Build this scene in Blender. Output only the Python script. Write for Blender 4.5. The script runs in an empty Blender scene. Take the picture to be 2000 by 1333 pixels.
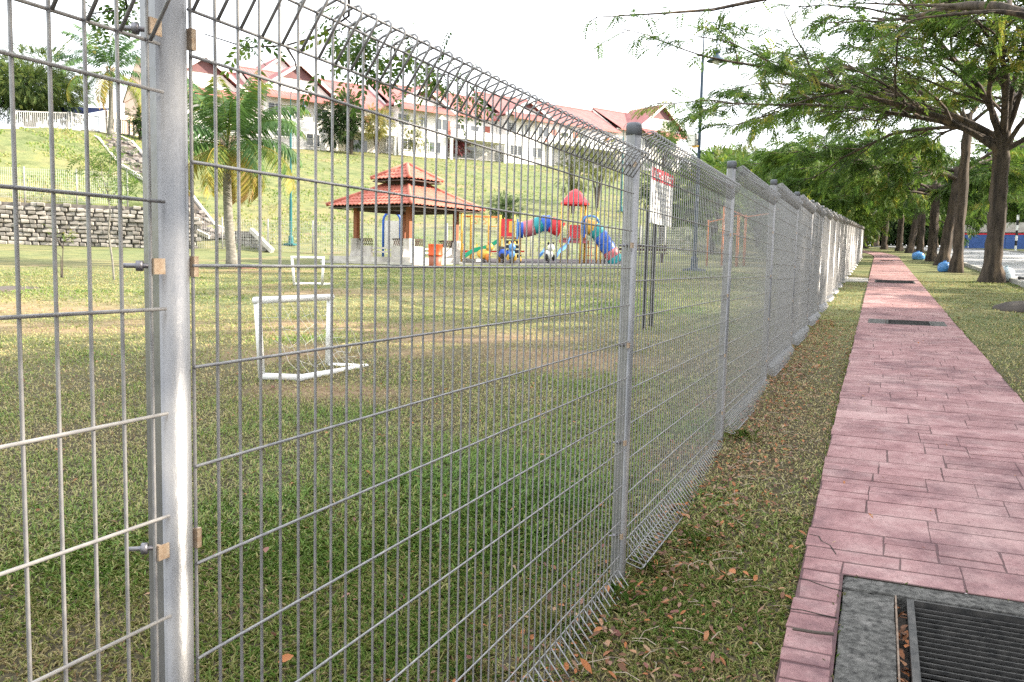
import bpy, bmesh, math, random
import numpy as np
from mathutils import Vector, Matrix, Quaternion

random.seed(7); RNG = np.random.default_rng(7)
SC = bpy.context.scene
COL = SC.collection
R = math.radians

# ------------------------------------------------------------------ camera, sky, sun, exposure
cam_d = bpy.data.cameras.new('camera'); cam = bpy.data.objects.new('camera', cam_d); COL.objects.link(cam)
cam_d.sensor_width = 36.0; cam_d.lens = 1668.1 / 2000 * 36.0
cam_d.clip_start = 0.05; cam_d.clip_end = 3000
CX, CY, CZ = 0.9276, -0.9776, 1.3478
YAW = 0.4008
Fv = Vector((-0.38845453, 0.91673598, -0.09326426)); Rv = Vector((0.9196457, 0.3920575, 0.02329588)); Uv = Vector((-0.05792113, 0.07672069, 0.99536882))
M = Matrix(((Rv.x, Uv.x, -Fv.x), (Rv.y, Uv.y, -Fv.y), (Rv.z, Uv.z, -Fv.z)))
cam.matrix_world = Matrix.Translation((CX, CY, CZ)) @ M.to_4x4()
SC.camera = cam

SUN_EL, SUN_AZ = R(29), R(66)          # azimuth measured from +Y towards +X
world = bpy.data.worlds.new('World'); SC.world = world; world.use_nodes = True
wn = world.node_tree; wn.nodes.clear()
sky = wn.nodes.new('ShaderNodeTexSky'); sky.sky_type = 'NISHITA'; sky.sun_disc = False
sky.sun_elevation = SUN_EL; sky.sun_rotation = SUN_AZ
sky.air_density = 1.0; sky.dust_density = 3.5; sky.ozone_density = 1.0; sky.altitude = 30
bg = wn.nodes.new('ShaderNodeBackground'); bg.inputs['Strength'].default_value = 0.15
wo = wn.nodes.new('ShaderNodeOutputWorld')
# a thin veil of high white cloud over the whole sky
veil = wn.nodes.new('ShaderNodeMixRGB'); veil.inputs[2].default_value = (6.0, 6.15, 6.35, 1)
vtc = wn.nodes.new('ShaderNodeTexCoord'); vnz = wn.nodes.new('ShaderNodeTexNoise'); vnz.inputs['Scale'].default_value = 1.6; vnz.inputs['Detail'].default_value = 4
vmr = wn.nodes.new('ShaderNodeMapRange'); vmr.inputs['From Min'].default_value = 0.3; vmr.inputs['From Max'].default_value = 0.7; vmr.inputs['To Min'].default_value = 0.74; vmr.inputs['To Max'].default_value = 0.92
wn.links.new(vtc.outputs['Generated'], vnz.inputs['Vector']); wn.links.new(vnz.outputs['Fac'], vmr.inputs[0]); wn.links.new(vmr.outputs[0], veil.inputs[0])
wn.links.new(sky.outputs[0], veil.inputs[1]); wn.links.new(veil.outputs[0], bg.inputs[0]); wn.links.new(bg.outputs[0], wo.inputs[0])
sun_d = bpy.data.lights.new('sun', 'SUN'); sun = bpy.data.objects.new('sun', sun_d); COL.objects.link(sun)
sun_d.energy = 4.5; sun_d.angle = R(0.6); sun_d.color = (1.0, 0.89, 0.74)
TO_SUN = Vector((math.sin(SUN_AZ) * math.cos(SUN_EL), math.cos(SUN_AZ) * math.cos(SUN_EL), math.sin(SUN_EL)))
sun.rotation_euler = (-TO_SUN).to_track_quat('-Z', 'Y').to_euler()
SC.view_settings.view_transform = 'Standard'; SC.view_settings.look = 'None'
SC.view_settings.exposure = 1.72; SC.view_settings.gamma = 1.0; SC.view_settings.use_curve_mapping = False
SC.cycles.max_bounces = 6; SC.cycles.diffuse_bounces = 3; SC.cycles.glossy_bounces = 3
SC.cycles.transmission_bounces = 4; SC.cycles.transparent_max_bounces = 8
SC.cycles.use_denoising = False

# ------------------------------------------------------------------ materials
MATS = {}
def nd(nt, t, **kw):
    n = nt.nodes.new(t)
    for k, v in kw.items(): setattr(n, k, v)
    return n
def rgb(c): return (c[0], c[1], c[2], 1.0)
def mat(name, c1, c2=None, scale=4.0, rough=0.7, metal=0.0, bump=0.0, bscale=None, detail=4.0, c3=None, stretch=None, spec=0.4, objrand=0.0, lo=0.35, hi=0.65):
    """principled material: c1..c2 mixed by noise in object space, c3 = blotches of wear"""
    if name in MATS: return MATS[name]
    m = bpy.data.materials.new(name); m.use_nodes = True; nt = m.node_tree
    b = nt.nodes['Principled BSDF']
    b.inputs['Roughness'].default_value = rough; b.inputs['Metallic'].default_value = metal
    b.inputs['Specular IOR Level'].default_value = spec
    b.inputs['Base Color'].default_value = rgb(c1)
    tc = nd(nt, 'ShaderNodeTexCoord'); src = tc.outputs['Object']
    if stretch:
        mp = nd(nt, 'ShaderNodeMapping'); mp.inputs['Scale'].default_value = stretch
        nt.links.new(src, mp.inputs[0]); src = mp.outputs[0]
    if c2 is not None:
        nz = nd(nt, 'ShaderNodeTexNoise'); nz.inputs['Scale'].default_value = scale; nz.inputs['Detail'].default_value = detail
        nt.links.new(src, nz.inputs['Vector'])
        cr = nd(nt, 'ShaderNodeValToRGB'); cr.color_ramp.elements[0].position = lo; cr.color_ramp.elements[1].position = hi
        cr.color_ramp.elements[0].color = rgb(c1); cr.color_ramp.elements[1].color = rgb(c2)
        nt.links.new(nz.outputs['Fac'], cr.inputs[0]); out = cr.outputs[0]
        if c3 is not None:
            n2 = nd(nt, 'ShaderNodeTexNoise'); n2.inputs['Scale'].default_value = scale * 0.37; n2.inputs['Detail'].default_value = 6
            nt.links.new(src, n2.inputs['Vector'])
            r2 = nd(nt, 'ShaderNodeValToRGB'); r2.color_ramp.elements[0].position = 0.55; r2.color_ramp.elements[1].position = 0.72
            nt.links.new(n2.outputs['Fac'], r2.inputs[0])
            mx = nd(nt, 'ShaderNodeMixRGB'); mx.inputs[2].default_value = rgb(c3)
            nt.links.new(r2.outputs[0], mx.inputs[0]); nt.links.new(out, mx.inputs[1]); out = mx.outputs[0]
        if objrand:
            oi = nd(nt, 'ShaderNodeObjectInfo'); mr = nd(nt, 'ShaderNodeMapRange')
            mr.inputs['To Min'].default_value = 1 - objrand; mr.inputs['To Max'].default_value = 1 + objrand
            nt.links.new(oi.outputs['Random'], mr.inputs[0])
            hs = nd(nt, 'ShaderNodeHueSaturation'); nt.links.new(mr.outputs[0], hs.inputs['Value']); nt.links.new(out, hs.inputs['Color']); out = hs.outputs[0]
        nt.links.new(out, b.inputs['Base Color'])
    if bump:
        bn = nd(nt, 'ShaderNodeTexNoise'); bn.inputs['Scale'].default_value = bscale or scale * 3; bn.inputs['Detail'].default_value = 5
        nt.links.new(src, bn.inputs['Vector'])
        bp = nd(nt, 'ShaderNodeBump'); bp.inputs['Strength'].default_value = bump; bp.inputs['Distance'].default_value = 0.02
        nt.links.new(bn.outputs['Fac'], bp.inputs['Height']); nt.links.new(bp.outputs[0], b.inputs['Normal'])
    MATS[name] = m
    return m
def leafmat(name, stops, trans=0.35, rough=0.6, attr='tint'):
    """leaf / blade material: colour picked by a per-face tint attribute, part of the light passes through"""
    if name in MATS: return MATS[name]
    m = bpy.data.materials.new(name); m.use_nodes = True; nt = m.node_tree
    out = nt.nodes['Material Output']; b = nt.nodes['Principled BSDF']
    at = nd(nt, 'ShaderNodeAttribute'); at.attribute_name = attr
    cr = nd(nt, 'ShaderNodeValToRGB'); e = cr.color_ramp.elements
    e[0].position = stops[0][0]; e[0].color = rgb(stops[0][1]); e[1].position = stops[-1][0]; e[1].color = rgb(stops[-1][1])
    for p, c in stops[1:-1]:
        x = e.new(p); x.color = rgb(c)
    nt.links.new(at.outputs['Fac'], cr.inputs[0]); nt.links.new(cr.outputs[0], b.inputs['Base Color'])
    b.inputs['Roughness'].default_value = rough; b.inputs['Specular IOR Level'].default_value = 0.3
    tr = nd(nt, 'ShaderNodeBsdfTranslucent'); nt.links.new(cr.outputs[0], tr.inputs[0])
    mx = nd(nt, 'ShaderNodeMixShader'); mx.inputs[0].default_value = trans
    nt.links.new(b.outputs[0], mx.inputs[1]); nt.links.new(tr.outputs[0], mx.inputs[2]); nt.links.new(mx.outputs[0], out.inputs[0])
    MATS[name] = m
    return m

GALV = mat('galvanised_steel', (0.19, 0.195, 0.21), (0.30, 0.295, 0.29), scale=30, rough=0.40, metal=0.6, bump=0.06, bscale=120, stretch=(1, 1, 0.35), c3=(0.30, 0.30, 0.31), detail=8, lo=.25, hi=.75)
WIRE = mat('galvanised_wire', (0.245, 0.245, 0.255), (0.345, 0.34, 0.335), scale=40, rough=0.5, metal=0.55)
CAPM = mat('grey_plastic_cap', (0.10, 0.11, 0.13), (0.15, 0.16, 0.18), scale=20, rough=0.5)
CLIP = mat('sun_tinted_clip', (0.34, 0.235, 0.155), (0.46, 0.37, 0.28), scale=90, rough=0.5, metal=0.4)  # galvanised tan, with the warm sun reflection put into the colour
BOLT = mat('dull_bolt', (0.20, 0.20, 0.23), (0.32, 0.30, 0.30), scale=60, rough=0.5, metal=0.7)
CONC = mat('weathered_concrete', (0.035, 0.034, 0.032), (0.19, 0.185, 0.17), scale=42, rough=0.95, bump=1.0, bscale=110, c3=(0.22, 0.21, 0.195), detail=12, lo=.3, hi=.74)
PALE_CONC = mat('pale_concrete', (0.45, 0.42, 0.38), (0.58, 0.55, 0.50), scale=3, rough=0.9, bump=0.2, c3=(0.33, 0.31, 0.28))
IRON = mat('dark_grate_steel', (0.045, 0.045, 0.045), (0.10, 0.095, 0.09), scale=25, rough=0.5, metal=0.6)
RUST = mat('rusty_angle', (0.16, 0.11, 0.08), (0.28, 0.22, 0.17), scale=30, rough=0.75, metal=0.3)
MUCK = mat('pit_mud', (0.02, 0.018, 0.015), (0.045, 0.038, 0.03), scale=12, rough=0.95)
TEAL = mat('teal_paint', (0.012, 0.10, 0.115), (0.018, 0.13, 0.14), scale=3, rough=0.4)
DARKST = mat('dark_blue_steel', (0.025, 0.05, 0.085), (0.035, 0.065, 0.10), scale=3, rough=0.4)
WHITEP = mat('white_plastic_pipe', (0.74, 0.74, 0.73), (0.80, 0.80, 0.79), scale=6, rough=0.45, c3=(0.55, 0.52, 0.46))
NET = mat('net_cord', (0.62, 0.60, 0.55), rough=0.9)
BLACKM = mat('black_metal', (0.012, 0.012, 0.014), (0.02, 0.02, 0.022), scale=10, rough=0.45)
YEL = mat('yellow_paint', (0.72, 0.40, 0.06), (0.78, 0.46, 0.09), scale=4, rough=0.45)
ORNG = mat('orange_paint', (0.72, 0.24, 0.05), (0.66, 0.20, 0.05), scale=4, rough=0.5)
RED = mat('red_plastic', (0.60, 0.025, 0.035), (0.66, 0.04, 0.05), scale=3, rough=0.4)
PINK = mat('faded_maroon_plastic', (0.46, 0.11, 0.13), (0.52, 0.15, 0.17), scale=3, rough=0.45)
BLUE = mat('blue_plastic', (0.025, 0.10, 0.50), (0.04, 0.14, 0.56), scale=3, rough=0.4)
LBLUE = mat('light_blue_plastic', (0.09, 0.26, 0.62), (0.12, 0.31, 0.66), scale=3, rough=0.4)
TEALP = mat('teal_plastic', (0.02, 0.27, 0.30), (0.03, 0.33, 0.35), scale=3, rough=0.4)
GREENP = mat('green_plastic', (0.015, 0.33, 0.17), (0.03, 0.40, 0.22), scale=3, rough=0.4)
WHITE = mat('white_paint', (0.78, 0.77, 0.74), (0.72, 0.71, 0.68), scale=2, rough=0.6)
BINO = mat('orange_bin_plastic', (0.74, 0.11, 0.02), (0.66, 0.09, 0.02), scale=5, rough=0.45)
BIND = mat('brown_bin_plastic', (0.30, 0.09, 0.05), (0.36, 0.12, 0.07), scale=5, rough=0.5)
DKWOOD = mat('dark_stained_wood', (0.045, 0.028, 0.022), (0.075, 0.045, 0.033), scale=8, rough=0.6, stretch=(1, 1, 0.15))
WOODO = mat('stained_post_wood', (0.30, 0.10, 0.04), (0.22, 0.07, 0.03), scale=8, rough=0.55, stretch=(1, 1, 0.15))
TILE = mat('terracotta_tile', (0.42, 0.12, 0.085), (0.50, 0.17, 0.12), scale=5, rough=0.75, c3=(0.30, 0.085, 0.06), bump=0.1)
ROOFR = mat('red_roof_tile', (0.29, 0.115, 0.11), (0.36, 0.155, 0.145), scale=1.2, rough=0.8, c3=(0.29, 0.12, 0.125), bump=0.15)
WALLC = mat('cream_wall', (0.72, 0.66, 0.58), (0.78, 0.73, 0.66), scale=0.7, rough=0.9)
WALLW = mat('white_wall', (0.78, 0.76, 0.74), (0.72, 0.70, 0.67), scale=0.6, rough=0.9)
WALLP = mat('peach_wall', (0.68, 0.48, 0.38), (0.73, 0.53, 0.43), scale=0.6, rough=0.9)
BROWNP = mat('maroon_gable_board', (0.14, 0.065, 0.07), (0.18, 0.085, 0.085), scale=2, rough=0.7)
GLASS = mat('dark_window_glass', (0.05, 0.06, 0.07), (0.08, 0.09, 0.10), scale=0.5, rough=0.12, spec=0.8)
DOORR = mat('red_brown_door', (0.26, 0.07, 0.05), (0.31, 0.09, 0.06), scale=2, rough=0.5)
STONE = mat('wall_stone', (0.17, 0.16, 0.145), (0.34, 0.315, 0.285), scale=2.2, rough=0.95, bump=0.4, bscale=8, c3=(0.09, 0.08, 0.072), objrand=0.38)
DKSTONE = mat('dark_stone', (0.10, 0.09, 0.085), (0.20, 0.18, 0.165), scale=3, rough=0.95, bump=0.4, objrand=0.3)
BARK = mat('tree_bark', (0.028, 0.022, 0.018), (0.095, 0.074, 0.058), scale=7, rough=0.95, bump=1.0, bscale=12, stretch=(1, 1, 0.2), c3=(0.17, 0.12, 0.08), detail=8)
TWIG = mat('dark_twig', (0.055, 0.045, 0.038), (0.11, 0.09, 0.075), scale=6, rough=0.95)
PALMT = mat('palm_trunk_bark', (0.12, 0.115, 0.10), (0.24, 0.225, 0.195), scale=6, rough=0.95, bump=0.5, stretch=(1, 1, 3))
RUBBER = mat('rubber_mat', (0.035, 0.028, 0.034), (0.055, 0.045, 0.052), scale=2, rough=0.9)
ASPH = mat('pale_worn_asphalt', (0.30, 0.30, 0.31), (0.38, 0.38, 0.38), scale=0.8, rough=0.85, bump=0.15, bscale=60)
KERB = mat('kerb_concrete', (0.30, 0.29, 0.27), (0.40, 0.39, 0.36), scale=2, rough=0.9)
YLINE = mat('worn_yellow_paint', (0.60, 0.45, 0.12), (0.45, 0.36, 0.15), scale=4, rough=0.8)
BAG = mat('blue_plastic_bag', (0.07, 0.24, 0.58), (0.11, 0.31, 0.66), scale=5, rough=0.35)
BAGW = mat('pale_plastic_bag', (0.55, 0.68, 0.76), (0.66, 0.75, 0.80), scale=5, rough=0.35)
RAIL = mat('white_railing_paint', (0.27, 0.27, 0.265), (0.34, 0.335, 0.33), scale=4, rough=0.6)
FADED = mat('faded_fence_wire', (0.55, 0.56, 0.56), rough=0.5, metal=0.3)
HOARDB = mat('blue_hoarding', (0.05, 0.11, 0.33), (0.065, 0.13, 0.37), scale=1, rough=0.7)
SIGNRED = mat('sign_red', (0.62, 0.03, 0.05), rough=0.5)
SIGNTXT = mat('sign_print_grey', (0.30, 0.30, 0.32), rough=0.6)
MUD = mat('dark_mud', (0.05, 0.04, 0.035), (0.09, 0.075, 0.06), scale=3, rough=0.8)
STICK = mat('dry_stick', (0.28, 0.22, 0.17), (0.40, 0.33, 0.26), scale=20, rough=0.9)
FLOWERRED = mat('red_leaf_plant', (0.16, 0.03, 0.04), rough=0.7)

LEAF = leafmat('street_tree_leaf', [(0.0, (0.030, 0.065, 0.016)), (0.45, (0.075, 0.145, 0.025)), (0.8, (0.15, 0.23, 0.035)), (1.0, (0.30, 0.27, 0.05))], 0.42)
LEAFD = leafmat('dark_tree_leaf', [(0.0, (0.022, 0.045, 0.018)), (0.6, (0.055, 0.10, 0.025)), (1.0, (0.14, 0.17, 0.035))], 0.3)
LEAFY = leafmat('olive_tree_leaf', [(0.0, (0.06, 0.08, 0.02)), (0.6, (0.16, 0.18, 0.045)), (1.0, (0.34, 0.27, 0.08))], 0.35)
LEAFR = leafmat('maroon_plant_leaf', [(0.0, (0.09, 0.025, 0.03)), (1.0, (0.26, 0.07, 0.08))], 0.3)
PALML = leafmat('palm_leaf', [(0.0, (0.035, 0.085, 0.035)), (0.5, (0.09, 0.17, 0.04)), (0.8, (0.34, 0.30, 0.05)), (1.0, (0.46, 0.30, 0.12))], 0.3)
BLADE = leafmat('grass_blade', [(0.0, (0.085, 0.175, 0.028)), (0.36, (0.16, 0.25, 0.045)), (0.58, (0.29, 0.29, 0.095)), (0.82, (0.46, 0.385, 0.19)), (1.0, (0.30, 0.19, 0.10))], 0.25)
LITTER = leafmat('fallen_leaf', [(0.0, (0.10, 0.055, 0.035)), (0.35, (0.22, 0.10, 0.05)), (0.6, (0.42, 0.15, 0.05)), (0.8, (0.36, 0.25, 0.16)), (1.0, (0.20, 0.07, 0.06))], 0.2)

# ------------------------------------------------------------------ builders
def link(o, parent=None):
    COL.objects.link(o)
    if parent is not None: o.parent = parent
    return o
def thing(name, label, cat, loc=(0, 0, 0), rz=0.0, group=None):
    o = bpy.data.objects.new(name, None); o.location = loc; o.rotation_euler = (0, 0, rz); o.empty_display_size = 0.2
    COL.objects.link(o); return tag(o, label, cat, group)
def tag(o, label=None, cat=None, group=None, kind=None):
    if label: o['label'] = label
    if cat: o['category'] = cat
    if group: o['group'] = group
    if kind: o['kind'] = kind
    return o
def frame_of(d):
    d = Vector(d).normalized(); a = Vector((0, 0, 1)) if abs(d.z) < 0.9 else Vector((1, 0, 0))
    x = d.cross(a).normalized(); return x, d.cross(x).normalized()
class MB:
    def __init__(s): s.v = []; s.f = []; s.m = []
    def add(s, vs, fs, mi=0):
        b = len(s.v); s.v += [tuple(v) for v in vs]; s.f += [tuple(i + b for i in f) for f in fs]; s.m += [mi] * len(fs); return s
    def box(s, c, d, rot=None, mi=0):
        hx, hy, hz = d[0] / 2, d[1] / 2, d[2] / 2
        vs = [Vector((x, y, z)) for z in (-hz, hz) for (x, y) in ((-hx, -hy), (hx, -hy), (hx, hy), (-hx, hy))]
        if rot is not None: vs = [rot @ v for v in vs]
        vs = [v + Vector(c) for v in vs]
        return s.add(vs, [(3, 2, 1, 0), (4, 5, 6, 7), (0, 1, 5, 4), (1, 2, 6, 5), (2, 3, 7, 6), (3, 0, 4, 7)], mi)
    def bar(s, a, b, w, h=None, mi=0):
        a = Vector(a); b = Vector(b); h = h or w; x, y = frame_of(b - a); vs = []
        for p in (a, b):
            vs += [p - x * w / 2 - y * h / 2, p + x * w / 2 - y * h / 2, p + x * w / 2 + y * h / 2, p - x * w / 2 + y * h / 2]
        return s.add(vs, [(3, 2, 1, 0), (4, 5, 6, 7), (0, 1, 5, 4), (1, 2, 6, 5), (2, 3, 7, 6), (3, 0, 4, 7)], mi)
    def tube(s, pts, r, n=6, cap=True, mi=0):
        pts = [Vector(p) for p in pts]; k = len(pts); rs = r if isinstance(r, (list, tuple)) else [r] * k
        vs = []; prev = None
        for i, p in enumerate(pts):
            d = (pts[min(i + 1, k - 1)] - pts[max(i - 1, 0)])
            if d.length < 1e-9: d = Vector((0, 0, 1))
            d.normalize()
            if prev is None: x, y = frame_of(d)
            else:
                x = prev - d * prev.dot(d)
                if x.length < 1e-6: x, y = frame_of(d)
                else: x.normalize(); y = d.cross(x)
            prev = x
            for j in range(n):
                a = 2 * math.pi * j / n; vs.append(p + (x * math.cos(a) + y * math.sin(a)) * rs[i])
        fs = [(i * n + j, i * n + (j + 1) % n, (i + 1) * n + (j + 1) % n, (i + 1) * n + j) for i in range(k - 1) for j in range(n)]
        if cap: fs += [tuple(range(n - 1, -1, -1)), tuple(range((k - 1) * n, k * n))]
        return s.add(vs, fs, mi)
    def lathe(s, prof, n=16, c=(0, 0, 0), mi=0, cap=True):
        vs = []; k = len(prof)
        for r, z in prof:
            for j in range(n):
                a = 2 * math.pi * j / n; vs.append((c[0] + r * math.cos(a), c[1] + r * math.sin(a), c[2] + z))
        fs = [(i * n + j, i * n + (j + 1) % n, (i + 1) * n + (j + 1) % n, (i + 1) * n + j) for i in range(k - 1) for j in range(n)]
        if cap: fs += [tuple(range(n - 1, -1, -1)), tuple(range((k - 1) * n, k * n))]
        return s.add(vs, fs, mi)
    def prism(s, poly, d, mi=0):
        n = len(poly); d = Vector(d); p = [Vector(q) for q in poly]
        return s.add(p + [q + d for q in p], [tuple(range(n - 1, -1, -1)), tuple(range(n, 2 * n))] + [(i, (i + 1) % n, (i + 1) % n + n, i + n) for i in range(n)], mi)
    def blob(s, c, r, n=10, m=7, jit=0.0, mi=0, seed=0):
        rr = random.Random(seed); vs = []; fs = []
        for i in range(m + 1):
            t = math.pi * i / m
            for j in range(n):
                a = 2 * math.pi * j / n; k = 1 + jit * (rr.random() - 0.5) * (0 < i < m)
                vs.append((c[0] + r[0] * k * math.sin(t) * math.cos(a), c[1] + r[1] * k * math.sin(t) * math.sin(a), c[2] + r[2] * k * math.cos(t)))
        for i in range(m):
            for j in range(n): fs.append((i * n + j, (i + 1) * n + j, (i + 1) * n + (j + 1) % n, i * n + (j + 1) % n))
        return s.add(vs, fs, mi)
    def mesh(s, name, mats, smooth=False):
        me = bpy.data.meshes.new(name); me.from_pydata(s.v, [], s.f)
        for m in (mats if isinstance(mats, (list, tuple)) else [mats]): me.materials.append(m)
        if any(s.m): me.polygons.foreach_set('material_index', s.m)
        if smooth: me.polygons.foreach_set('use_smooth', [True] * len(s.f))
        me.update(); return me
    def build(s, name, mats, parent=None, smooth=False, loc=None):
        o = bpy.data.objects.new(name, s.mesh(name, mats, smooth)); link(o, parent)
        if loc is not None: o.location = loc
        return o
def np_mesh(name, V, F, mat_, tint=None, smooth=False):
    """V (n,3), F (m,k) of one face size"""
    me = bpy.data.meshes.new(name); k = F.shape[1]
    me.vertices.add(len(V)); me.vertices.foreach_set('co', V.astype(np.float32).ravel())
    me.loops.add(F.size); me.loops.foreach_set('vertex_index', F.astype(np.int32).ravel())
    me.polygons.add(len(F)); me.polygons.foreach_set('loop_start', np.arange(0, F.size, k, dtype=np.int32))
    me.update(calc_edges=True)
    if tint is not None:
        a = me.attributes.new('tint', 'FLOAT', 'FACE'); a.data.foreach_set('value', tint.astype(np.float32))
    if smooth: me.polygons.foreach_set('use_smooth', np.ones(len(F), dtype=bool))
    me.materials.append(mat_); return me
def part(name, me, parent=None, loc=None):
    o = bpy.data.objects.new(name, me); link(o, parent)
    if loc is not None: o.location = loc
    return o
def children(o): return [c for c in o.children]
def copy_tree(o, parent=None):
    c = o.copy(); COL.objects.link(c)
    if parent is not None: c.parent = parent
    for ch in children(o): copy_tree(ch, c)
    return c
_lat = RNG.random((256, 256))
def vnoise(x, y, s):
    x = np.asarray(x) * s + 1000.3; y = np.asarray(y) * s + 1000.7
    i = np.floor(x).astype(int); j = np.floor(y).astype(int); u = x - i; v = y - j; u = u * u * (3 - 2 * u); v = v * v * (3 - 2 * v)
    g = lambda a, b: _lat[a % 256, b % 256]
    return (g(i, j) * (1 - u) + g(i + 1, j) * u) * (1 - v) + (g(i, j + 1) * (1 - u) + g(i + 1, j + 1) * u) * v
def fbm(x, y, s): return 0.55 * vnoise(x, y, s) + 0.3 * vnoise(x, y, s * 2.1) + 0.15 * vnoise(x, y, s * 4.3)
def sstep(a, b, x):
    t = np.clip((np.asarray(x, float) - a) / (b - a), 0, 1); return t * t * (3 - 2 * t)

# ------------------------------------------------------------------ terrain
HY = [-40, -20, -5, 0, 2.43, 4.93, 7.3, 9.7, 12.1, 14.5, 55, 90, 130, 200, 700]
HZ = [-1.3, -0.75, -0.27, -0.09, 0, 0.135, 0.245, 0.335, 0.42, 0.50, 2.0, 3.3, 4.6, 5.6, 8.0]
TOE = [(-41.08, 29.67), (-36.32, 35.31), (-33.03, 35.72), (-28.45, 38.24), (-20.05, 41.08), (-12.77, 49.18), (-9.15, 58.17)]
CREST = [(-52.27, 38.09, 9.22), (-52.03, 41.68, 9.75), (-52.27, 47.55, 10.26), (-54.70, 59.27, 11.14), (-54.22, 70.14, 12.07), (-51.04, 84.46, 13.24), (-42.48, 100.1, 13.78), (-35.55, 110.2, 14.08), (-27.55, 120.7, 14.55), (-20.1, 132.4, 14.9)]
def pol(x, y): return np.arctan2(-(np.asarray(x) - CX), np.asarray(y) - CY), np.hypot(np.asarray(x) - CX, np.asarray(y) - CY)
_ta, _tr = pol([p[0] for p in TOE], [p[1] for p in TOE]); _o = np.argsort(_ta); _ta, _tr = _ta[_o], _tr[_o]
_ca, _cr = pol([p[0] for p in CREST], [p[1] for p in CREST]); _cz = np.array([p[2] for p in CREST]); _o = np.argsort(_ca); _ca, _cr, _cz = _ca[_o], _cr[_o], _cz[_o]
WALL_AZ = 0.785          # the stone retaining wall runs left of this bearing
def base_h(x, y):
    return np.interp(y, HY, HZ) + 0.62 * sstep(22, 48, -np.asarray(x, float))
def H(x, y):
    x = np.asarray(x, float); y = np.asarray(y, float); b = base_h(x, y)
    az, r = pol(x, y)
    rt = np.interp(az, _ta, _tr); rc = np.interp(az, _ca, _cr); zc = np.interp(az, _ca, _cz)
    k = np.clip(rt / np.maximum(r, 1e-6), 0, 1); bt = base_h(CX + (x - CX) * k, CY + (y - CY) * k)
    t = np.clip((r - rt) / (rc - rt), 0, 1)
    wl = 2.25 * sstep(WALL_AZ - 0.02, WALL_AZ + 0.0, az) * (r > rt + 0.4)
    s = 0.75 * t + 0.25 * sstep(0, 1, t)
    hill = bt + wl + (zc - bt - wl) * s + 0.22 * (fbm(x, y, 0.13) - 0.5) * np.sin(np.pi * t)
    m = sstep(0.10, 0.20, az) * (r > rt)
    h = np.where(r > rt, b * (1 - m) + hill * m, b)
    return h + 0.03 * (fbm(x, y, 0.6) - 0.5) * sstep(1.0, 4.0, np.abs(x - 1.0)) * (x < 4.3)
def h1(x, y): return float(H(np.array([x]), np.array([y]))[0])
WORN = [(-13.5, 9.0, 4.2, 1.5), (-9.4, 8.0, 2.6, 1.1), (-6.3, 9.6, 2.4, 1.2), (-5.2, 7.2, 1.6, .9), (-4.0, 9.4, 1.8, 1.1), (-10.5, 15.5, 3.2, 1.4), (-2.2, 8.0, 1.1, 1.3), (-3.6, 5.3, .9, .5), (-18.5, 22.5, 3.0, 1.2)]
def worn(x, y):
    b = np.zeros_like(np.asarray(x, float))
    for (cx_, cy_, rx_, ry_) in WORN:
        u_ = (x - cx_) * .9 + (y - cy_) * .42; v_ = -(x - cx_) * .42 + (y - cy_) * .9
        b = np.maximum(b, np.exp(-(u_ / rx_) ** 2 - (v_ / ry_) ** 2))
    return np.clip(b * 1.25 * (0.05 + 1.7 * fbm(x, y, 1.6)) - .28, 0, 0.75)
PX0, PX1 = 0.70, 2.12
def path_shift(y): return -np.maximum(0, np.asarray(y, float) - 58) ** 2 * 0.0045
def road_shift(y): return -np.maximum(0, np.asarray(y, float) - 75) ** 2 * 0.0030
# pits in the path: x0, x1, y0, y1
PITS = [(0.87, 2.115, 1.45, 2.84), (1.10, 1.78, 13.66, 14.42), (0.88, 1.97, 26.3, 27.9), (1.04, 1.71, 49.1, 50.3)]

def seq(*segs):
    out = []
    for a, b, st in segs:
        n = max(1, int(round((b - a) / st))); out += list(np.linspace(a, b, n, endpoint=False))
    return out
gx = np.array(seq((-700, -200, 60), (-200, -78, 6), (-78, -30, 0.55), (-30, -8, 0.8), (-8, PX0, 0.3)) + [PX0] + seq((PX1, 4.5, 0.3), (4.5, 30, 1.5), (30, 120, 8), (120, 700, 60)) + [700])
gy = np.array(seq((-200, -20, 20), (-20, -4, 1.0), (-4, 10, 0.3), (10, 30, 0.6), (30, 64, 0.55), (64, 140, 1.2), (140, 240, 8), (240, 900, 60)) + [900])
XX, YY = np.meshgrid(gx, gy); ZZ = H(XX, YY)
V = np.stack([XX, YY, ZZ], -1).reshape(-1, 3); nx = len(gx); ny = len(gy)
ii, jj = np.meshgrid(np.arange(nx - 1), np.arange(ny - 1)); a = (jj * nx + ii).ravel()
Fc = np.stack([a, a + 1, a + nx + 1, a + nx], 1)
cxm = (XX[:-1, :-1] + XX[:-1, 1:]).ravel() / 2; cym = (YY[:-1, :-1] + YY[1:, :-1]).ravel() / 2
Fc = Fc[~((cxm > PX0) & (cxm < PX1) & (cym > -20) & (cym < 57))]
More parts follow.
